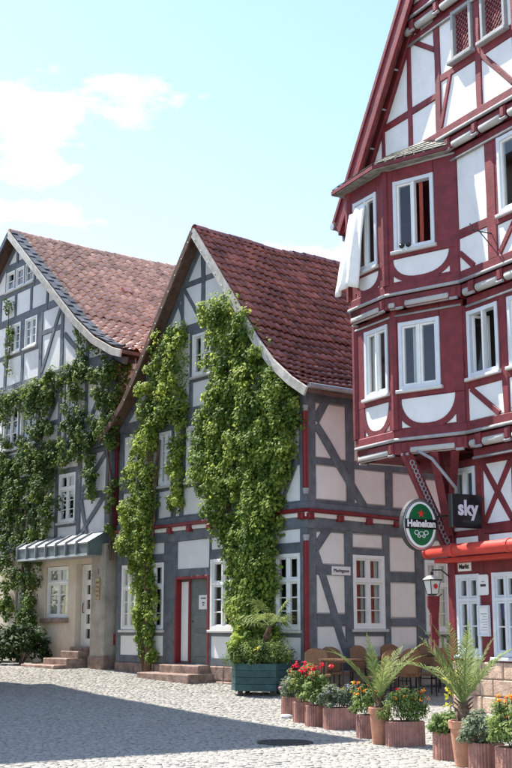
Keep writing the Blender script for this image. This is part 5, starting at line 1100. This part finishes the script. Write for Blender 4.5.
def pot(u, v, h, r0, r1, label):
    p = gpt(u, v); P = Vector((p.x, p.y + r0, gz(p.y + r0))); R = thing('terracotta_pot', P, label, 'pot', 'terracotta palm pots'); prof = [(r0 * .96, 0), (r0, .01), (r1 * .97, h - .09), (r1 * 1.07, h - .085), (r1 * 1.1, h - .01), (r1 * 1.06, h), (r1 * .95, h), (r1 * .92, h - .06)]; s = 24; vs = []; fs = []
    for (r, z) in prof:
        for i in range(s): vs.append((P.x + math.cos(i / s * 6.2832) * r, P.y + math.sin(i / s * 6.2832) * r, P.z + z))
    for j in range(len(prof) - 1):
        for i in range(s): fs.append((j * s + i, j * s + (i + 1) % s, (j + 1) * s + (i + 1) % s, (j + 1) * s + i))
    MB().add(vs, fs + [tuple(range(s))]).build('pot_body', M_TERRA, R, smooth=False); MB().add(vs[-s:], [tuple(range(s))]).build('soil', M_SOIL, R, fix=False); return P + UP * (h - .06)
def frond(R, P, az, el, ln, curl, m, rng, ll=.2, n=26, name='frond'):
    pts = []; d = Vector((math.cos(az) * math.cos(el), math.sin(az) * math.cos(el), math.sin(el))); p = Vector(P); st = ln / 12
    for i in range(13): pts.append(p.copy()); p = p + d * st; d = (d - UP * (curl * st * (.35 + i / 9))).normalized()
    mb = MB(); tube(mb, pts, [.009 * (1 - .85 * i / 12) for i in range(13)], 4); rn = [.8] * len(mb.v)
    for k in range(n):
        t = .12 + .88 * k / n; i = min(11, int(t * 12)); q = pts[i].lerp(pts[i + 1], t * 12 - i); d = (pts[i + 1] - pts[i]).normalized(); s = d.cross(UP).normalized(); l = ll * math.sin(math.pi * min(1, .2 + t * .82)) * rng.uniform(.85, 1.1)
        for sg in (1, -1):
            dr = (s * sg * .75 + d * .65 + UP * .25 + Vector(rng.normal(0, .07, 3))).normalized(); w_ = d * .007; e = q + dr * l - UP * l * .18; mm = q + dr * l * .55
            vs = [q - w_, q + w_, mm + w_ * 1.2, e, mm - w_ * 1.2]; c = rng.uniform(.1, .9); mb.add(vs, [(0, 1, 2, 4), (4, 2, 3)]); rn += [c] * 5
    mb.r = rn; return mb.build(name, m, R, fix=False)
def date_palm(P, label, n, ln, seed, specs=(), trunk=.16, tr=.05):
    rng = np.random.default_rng(seed); R = thing('date_palm', P, label, 'palm'); tube(MB(), [P - UP * .04, P + UP * trunk * .5, P + UP * trunk], [tr, tr * 1.25, tr * .7], 9).build('trunk', M_BARK, R)
    for k in range(14): a = k * 2.4; q = P + UP * (trunk * (.3 + .05 * k)); tube(MB(), [q, q + Vector((math.cos(a) * tr * 1.7, math.sin(a) * tr * 1.7, .09))], [.022, .006], 5).build('leaf_base', M_BARK, R)
    T = P + UP * trunk
    for k in range(n): frond(R, T, k * 2.399 + rng.uniform(-.2, .2), RAD(rng.uniform(42, 84)), ln * rng.uniform(.75, 1.05), rng.uniform(.5, 1.3), M_PALM, rng)
    for (az, el, l, c) in specs: frond(R, T, RAD(az), RAD(el), l, c, M_PALM, rng)
P = pot(381, 745, .47, .1, .135, 'tapered terracotta pot between two ring planters in the middle')
date_palm(P, 'feathery date palm in the middle terracotta pot', 7, .95, 51, [(170, 58, 1.0, 1.3), (10, 60, 1.05, 1.0)])
P = pot(467, 768, .5, .11, .16, 'terracotta pot holding the front palm by the inn')
date_palm(P, 'large feathery date palm in the front terracotta pot', 12, 1.0, 52, [(165, 52, 1.25, 2.0), (178, 70, 1.0, 1.0), (5, 55, 1.05, 1.0)], .24, .07)
# ------------------------------------------------------------------ wooden tub with fan palm
def tub():
    p = gpt(259, 697); c = Vector((p.x + .02, p.y + .5, 0)); z0 = gz(c.y); R = thing('wooden_tub', (c.x, c.y, z0), 'large teal octagonal wooden tub in front of the middle house', 'planter'); r = .56; h0, h1 = .09, .62; n = 8; rot = RAD(10)
    P8 = [Vector((c.x + math.cos(rot + (i + .5) * math.pi / 4) * r, c.y + math.sin(rot + (i + .5) * math.pi / 4) * r, 0)) for i in range(n)]
    for i in range(n):
        a, b = P8[i], P8[(i + 1) % n]; d = (b - a).normalized(); nr = Vector((d.y, -d.x, 0)); nr = nr if nr.dot(a - Vector((c.x, c.y, 0))) > 0 else -nr
        for k in range(4): z = z0 + h0 + (h1 - h0) * (k + .5) / 4; box3(MB(), (a + b) / 2 + UP * z + nr * random.uniform(-.004, .004), d, nr, UP, (b - a).length / 2 + .006, .018, (h1 - h0) / 8 - .004).build('board', M_TUB, R)
    for i in range(n): tube(MB(), [P8[i] + UP * (z0 + h0), P8[i] + UP * (z0 + h1 + .005)], .02, 6).build('corner_batten', M_TUB, R)
    for i in range(0, n, 2): q = Vector((c.x, c.y, 0)).lerp(P8[i], .82); box3(MB(), q + UP * (z0 + .04), EX, EY, UP, .05, .05, .055).build('foot', M_LEG, R)
    MB().add([Vector((c.x, c.y, 0)).lerp(q, .96) + UP * (z0 + h1 - .06) for q in P8], [tuple(range(n))]).build('soil', M_SOIL, R, fix=False); MB().add([Vector((c.x, c.y, 0)).lerp(q, .96) + UP * (z0 + h0) for q in P8], [tuple(range(n))]).build('bottom', M_LEG, R, fix=False)
    T = Vector((c.x, c.y, z0 + h1 - .05)); K = planting('tub_planting', T, 'mixed flowers and greenery filling the teal tub', .58, .52, .42, M_HERB, 2600, .06, 61, [(M_FWHI, 9, .05, .5, .9), (M_FYEL, 8, .04, .5, .9)])
    rng = np.random.default_rng(62); foliage(K, T + Vector((-.35, -.1, 0)), .3, .3, .75, M_VINE, 700, .09, rng, name='tall_foliage')
    F_ = thing('fan_palm', T, 'small fan palm leaning out of the teal tub', 'palm'); top = T + Vector((.2, -.05, .78)); tube(MB(), [T + Vector((-.02, 0, -.03)), T + Vector((.05, 0, .3)), T + Vector((.13, -.02, .55)), top], [.065, .075, .07, .04], 9).build('trunk', M_BARK, F_)
    for k in range(11):
        az = k * 2.399 + .4; el = RAD(rng.uniform(5, 70)); d = Vector((math.cos(az) * math.cos(el), math.sin(az) * math.cos(el), math.sin(el))); st = rng.uniform(.25, .45); hub = top + d * st - UP * .02; mb = MB(); tube(mb, [top, hub], .009, 4); rn = [.5] * len(mb.v); s = d.cross(UP).normalized(); u_ = s.cross(d)
        for j in range(17):
            a = RAD(-105 + 210 * j / 16); dr = (d * math.cos(a) + s * math.sin(a)).normalized(); l = rng.uniform(.32, .44); w_ = dr.cross(u_).normalized() * .014; mid = hub + dr * l * .6; e = hub + dr * l - UP * l * .3; cc = rng.uniform(.2, .95); mb.add([hub, mid + w_, e, mid - w_], [(0, 1, 2, 3)]); rn += [cc] * 4
        mb.r = rn; mb.build('fan_leaf', M_PALM, F_, fix=False)
tub()
# ------------------------------------------------------------------ terrace furniture
def chair_proto():
    R = thing('wicker_chair', (0, 0, 0), 'brown wicker chair', 'chair', 'wicker terrace chairs'); n = 12
    def shell(z0, z1, rows, f, th, nm, m):
        vs = []; fs = []
        for j in range(rows + 1):
            for i in range(n + 1):
                for k in (0, 1): vs.append(f(i / n, j / rows, k))
        for j in range(rows):
            for i in range(n):
                q = (j * (n + 1) + i) * 2; r = q + (n + 1) * 2; fs += [(q, q + 2, r + 2, r), (q + 1, r + 1, r + 3, q + 3)]
        for i in range(n):
            q = i * 2; fs.append((q, q + 1, q + 3, q + 2)); q = (rows * (n + 1) + i) * 2; fs.append((q, q + 2, q + 3, q + 1))
        for j in range(rows):
            q = j * (n + 1) * 2; r = q + (n + 1) * 2; fs.append((q, r, r + 1, q + 1)); q += n * 2; r += n * 2; fs.append((q, q + 1, r + 1, r))
        return MB().add(vs, fs).build(nm, m, R, smooth=True)
    def back(s, t, k):
        hw = .205 + .03 * math.sin(t * math.pi * .8); x = (s - .5) * 2 * hw; top = .93 - .09 * abs(2 * s - 1) ** 2.6; z = .42 + (top - .42) * t; y = -.21 - .06 * t + .05 * (2 * s - 1) ** 2 - (.028 if k else 0); return (x, y, z)
    shell(0, 0, 10, back, .03, 'backrest', M_WICK)
    def seat(s, t, k): x = (s - .5) * .44; y = -.22 + .44 * t; return (x, y, .445 - .012 * math.sin(math.pi * s) - (.05 if k else 0))
    shell(0, 0, 6, seat, .04, 'seat', M_WICK)
    for (x, y) in ((-.19, .19), (.19, .19), (-.19, -.2), (.19, -.2)): tube(MB(), [(x * 1.06, y * 1.1, 0), (x, y, .42)], .014, 6).build('leg', M_LEG, R)
    for x in (-.185, .185): tube(MB(), [(x, -.2, .18), (x, .19, .18)], .009, 5).build('stretcher', M_LEG, R)
    for x in (-1, 1): tube(MB(), [(x * .2, -.22, .42), (x * .222, -.24, .7), (x * .2, -.26, .87)], .014, 6).build('back_frame', M_WICK, R)
    return R
PRO = chair_proto(); used = [False]
def place_chair(P, rz, label):
    if not used[0]: r = PRO; used[0] = True
    else:
        r = PRO.copy(); col.objects.link(r)
        for ch in [c for c in PRO.children]:
            k = ch.copy(); col.objects.link(k); k.parent = r
    r.location = (P.x, P.y, gz(P.y) + .004); r.rotation_euler = (0, 0, rz); r['label'] = label
def wallrot(f): return math.atan2(-f.n.y, -f.n.x) - math.pi / 2      # chair facing the wall
faceB = wallrot(BS)
front = [(.25, 1.9, .1, 'wicker chair behind the red geraniums, leftmost of the front row'), (1.0, 1.75, -.15, 'wicker chair with tall rounded back, second from left in the front row'), (1.75, 1.8, .12, 'wicker chair left of the middle palm, back to the street'), (2.45, 1.65, -.1, 'wicker chair directly behind the middle palm'), (3.2, 1.75, .2, 'dark shaded wicker chair nearest the inn corner'), (2.9, 2.4, -.3, 'wicker chair turned aside behind the orange flowers')]
for (a, o, r, lb) in front: place_chair(BS(a, 0, o), faceB + r, lb)
backr = [(-.35, .75, 2.6, 'wicker chair half hidden behind the flowers of the teal tub'), (.35, .5, 3.0, 'wicker chair against the red corner shaft of the middle house'), (1.2, .45, 3.2, 'wicker chair below the street sign facing the street'), (2.0, .5, 3.0, 'wicker chair below the curtained side window'), (3.1, .5, 3.3, 'wicker chair against the side wall near the inn')]
for (a, o, r, lb) in backr: place_chair(BS(a, 0, o), faceB + r, lb)
def table(P, rz, label):
    R = thing('terrace_table', (P.x, P.y, gz(P.y)), label, 'table', 'terrace tables'); c, s = math.cos(rz), math.sin(rz); X_, Y_ = Vector((c, s, 0)), Vector((-s, c, 0)); z = gz(P.y)
    for k in range(6): box3(MB(), Vector((P.x, P.y, z + .735)) + Y_ * (-.3 + .12 * k), X_, Y_, UP, .42, .056, .014).build('slat', M_WOOD, R)
    for k in (-1, 1): box3(MB(), Vector((P.x, P.y, z + .705)) + X_ * .33 * k, X_, Y_, UP, .03, .34, .016).build('batten', M_WOOD, R)
    for sx in (-1, 1):
        for sy in (-1, 1): tube(MB(), [Vector((P.x, P.y, z)) + X_ * .36 * sx + Y_ * .29 * sy, Vector((P.x, P.y, z + .69)) + X_ * .34 * sx + Y_ * .27 * sy], .02, 6).build('leg', M_LEG, R)
for k, (a, o, lb) in enumerate(((-.05, 1.25, 'slatted wooden table beside the teal tub'), (1.15, 1.12, 'slatted wooden table below the street sign, middle one of the terrace'), (2.6, 1.1, 'slatted wooden table in the shade behind the palm'))): table(BS(a, 0, o), faceB, lb)
# ------------------------------------------------------------------ small things on the ground
def manhole():
    p = gpt(285, 743); R = thing('manhole_cover', (p.x, p.y, p.z), 'round iron manhole cover in the shaded cobbles', 'cover'); s = 32
    for (r0, r1, z, nm) in ((0, .3, .017, 'lid'), (.31, .37, .019, 'ring')):
        vs = [(p.x + math.cos(i / s * 6.2832) * r, p.y + math.sin(i / s * 6.2832) * r, p.z + zz) for (r, zz) in ((r1, -.03), (r1, z), (max(r0, .001), z)) for i in range(s)]; MB().add(vs, [(j * s + i, j * s + (i + 1) % s, (j + 1) * s + (i + 1) % s, (j + 1) * s + i) for j in range(2) for i in range(s)]).build(nm, M_IRON, R)
    for k in range(-4, 5):
        for j in range(-4, 5):
            if math.hypot(k, j) * .06 < .27: box3(MB(), Vector((p.x + k * .06, p.y + j * .06, p.z + .02)), EX, EY, UP, .018, .018, .004).build('stud', M_IRON, R)
manhole()
def litter():
    p = gpt(286, 718); bm = bmesh.new(); bmesh.ops.create_icosphere(bm, subdivisions=2, radius=.07); rng = np.random.default_rng(4)
    for v in bm.verts: v.co *= rng.uniform(.75, 1.15); v.co.z = v.co.z * .45 + .03; v.co.x *= 1.6
    me = bpy.data.meshes.new('crumpled_paper'); bm.to_mesh(me); bm.free(); me.materials.append(M_WHITE); o = bpy.data.objects.new('crumpled_paper', me); col.objects.link(o); o.location = (p.x, p.y, p.z); tag(o, 'crumpled white paper lying by the leftmost ring planter', 'litter')
litter()
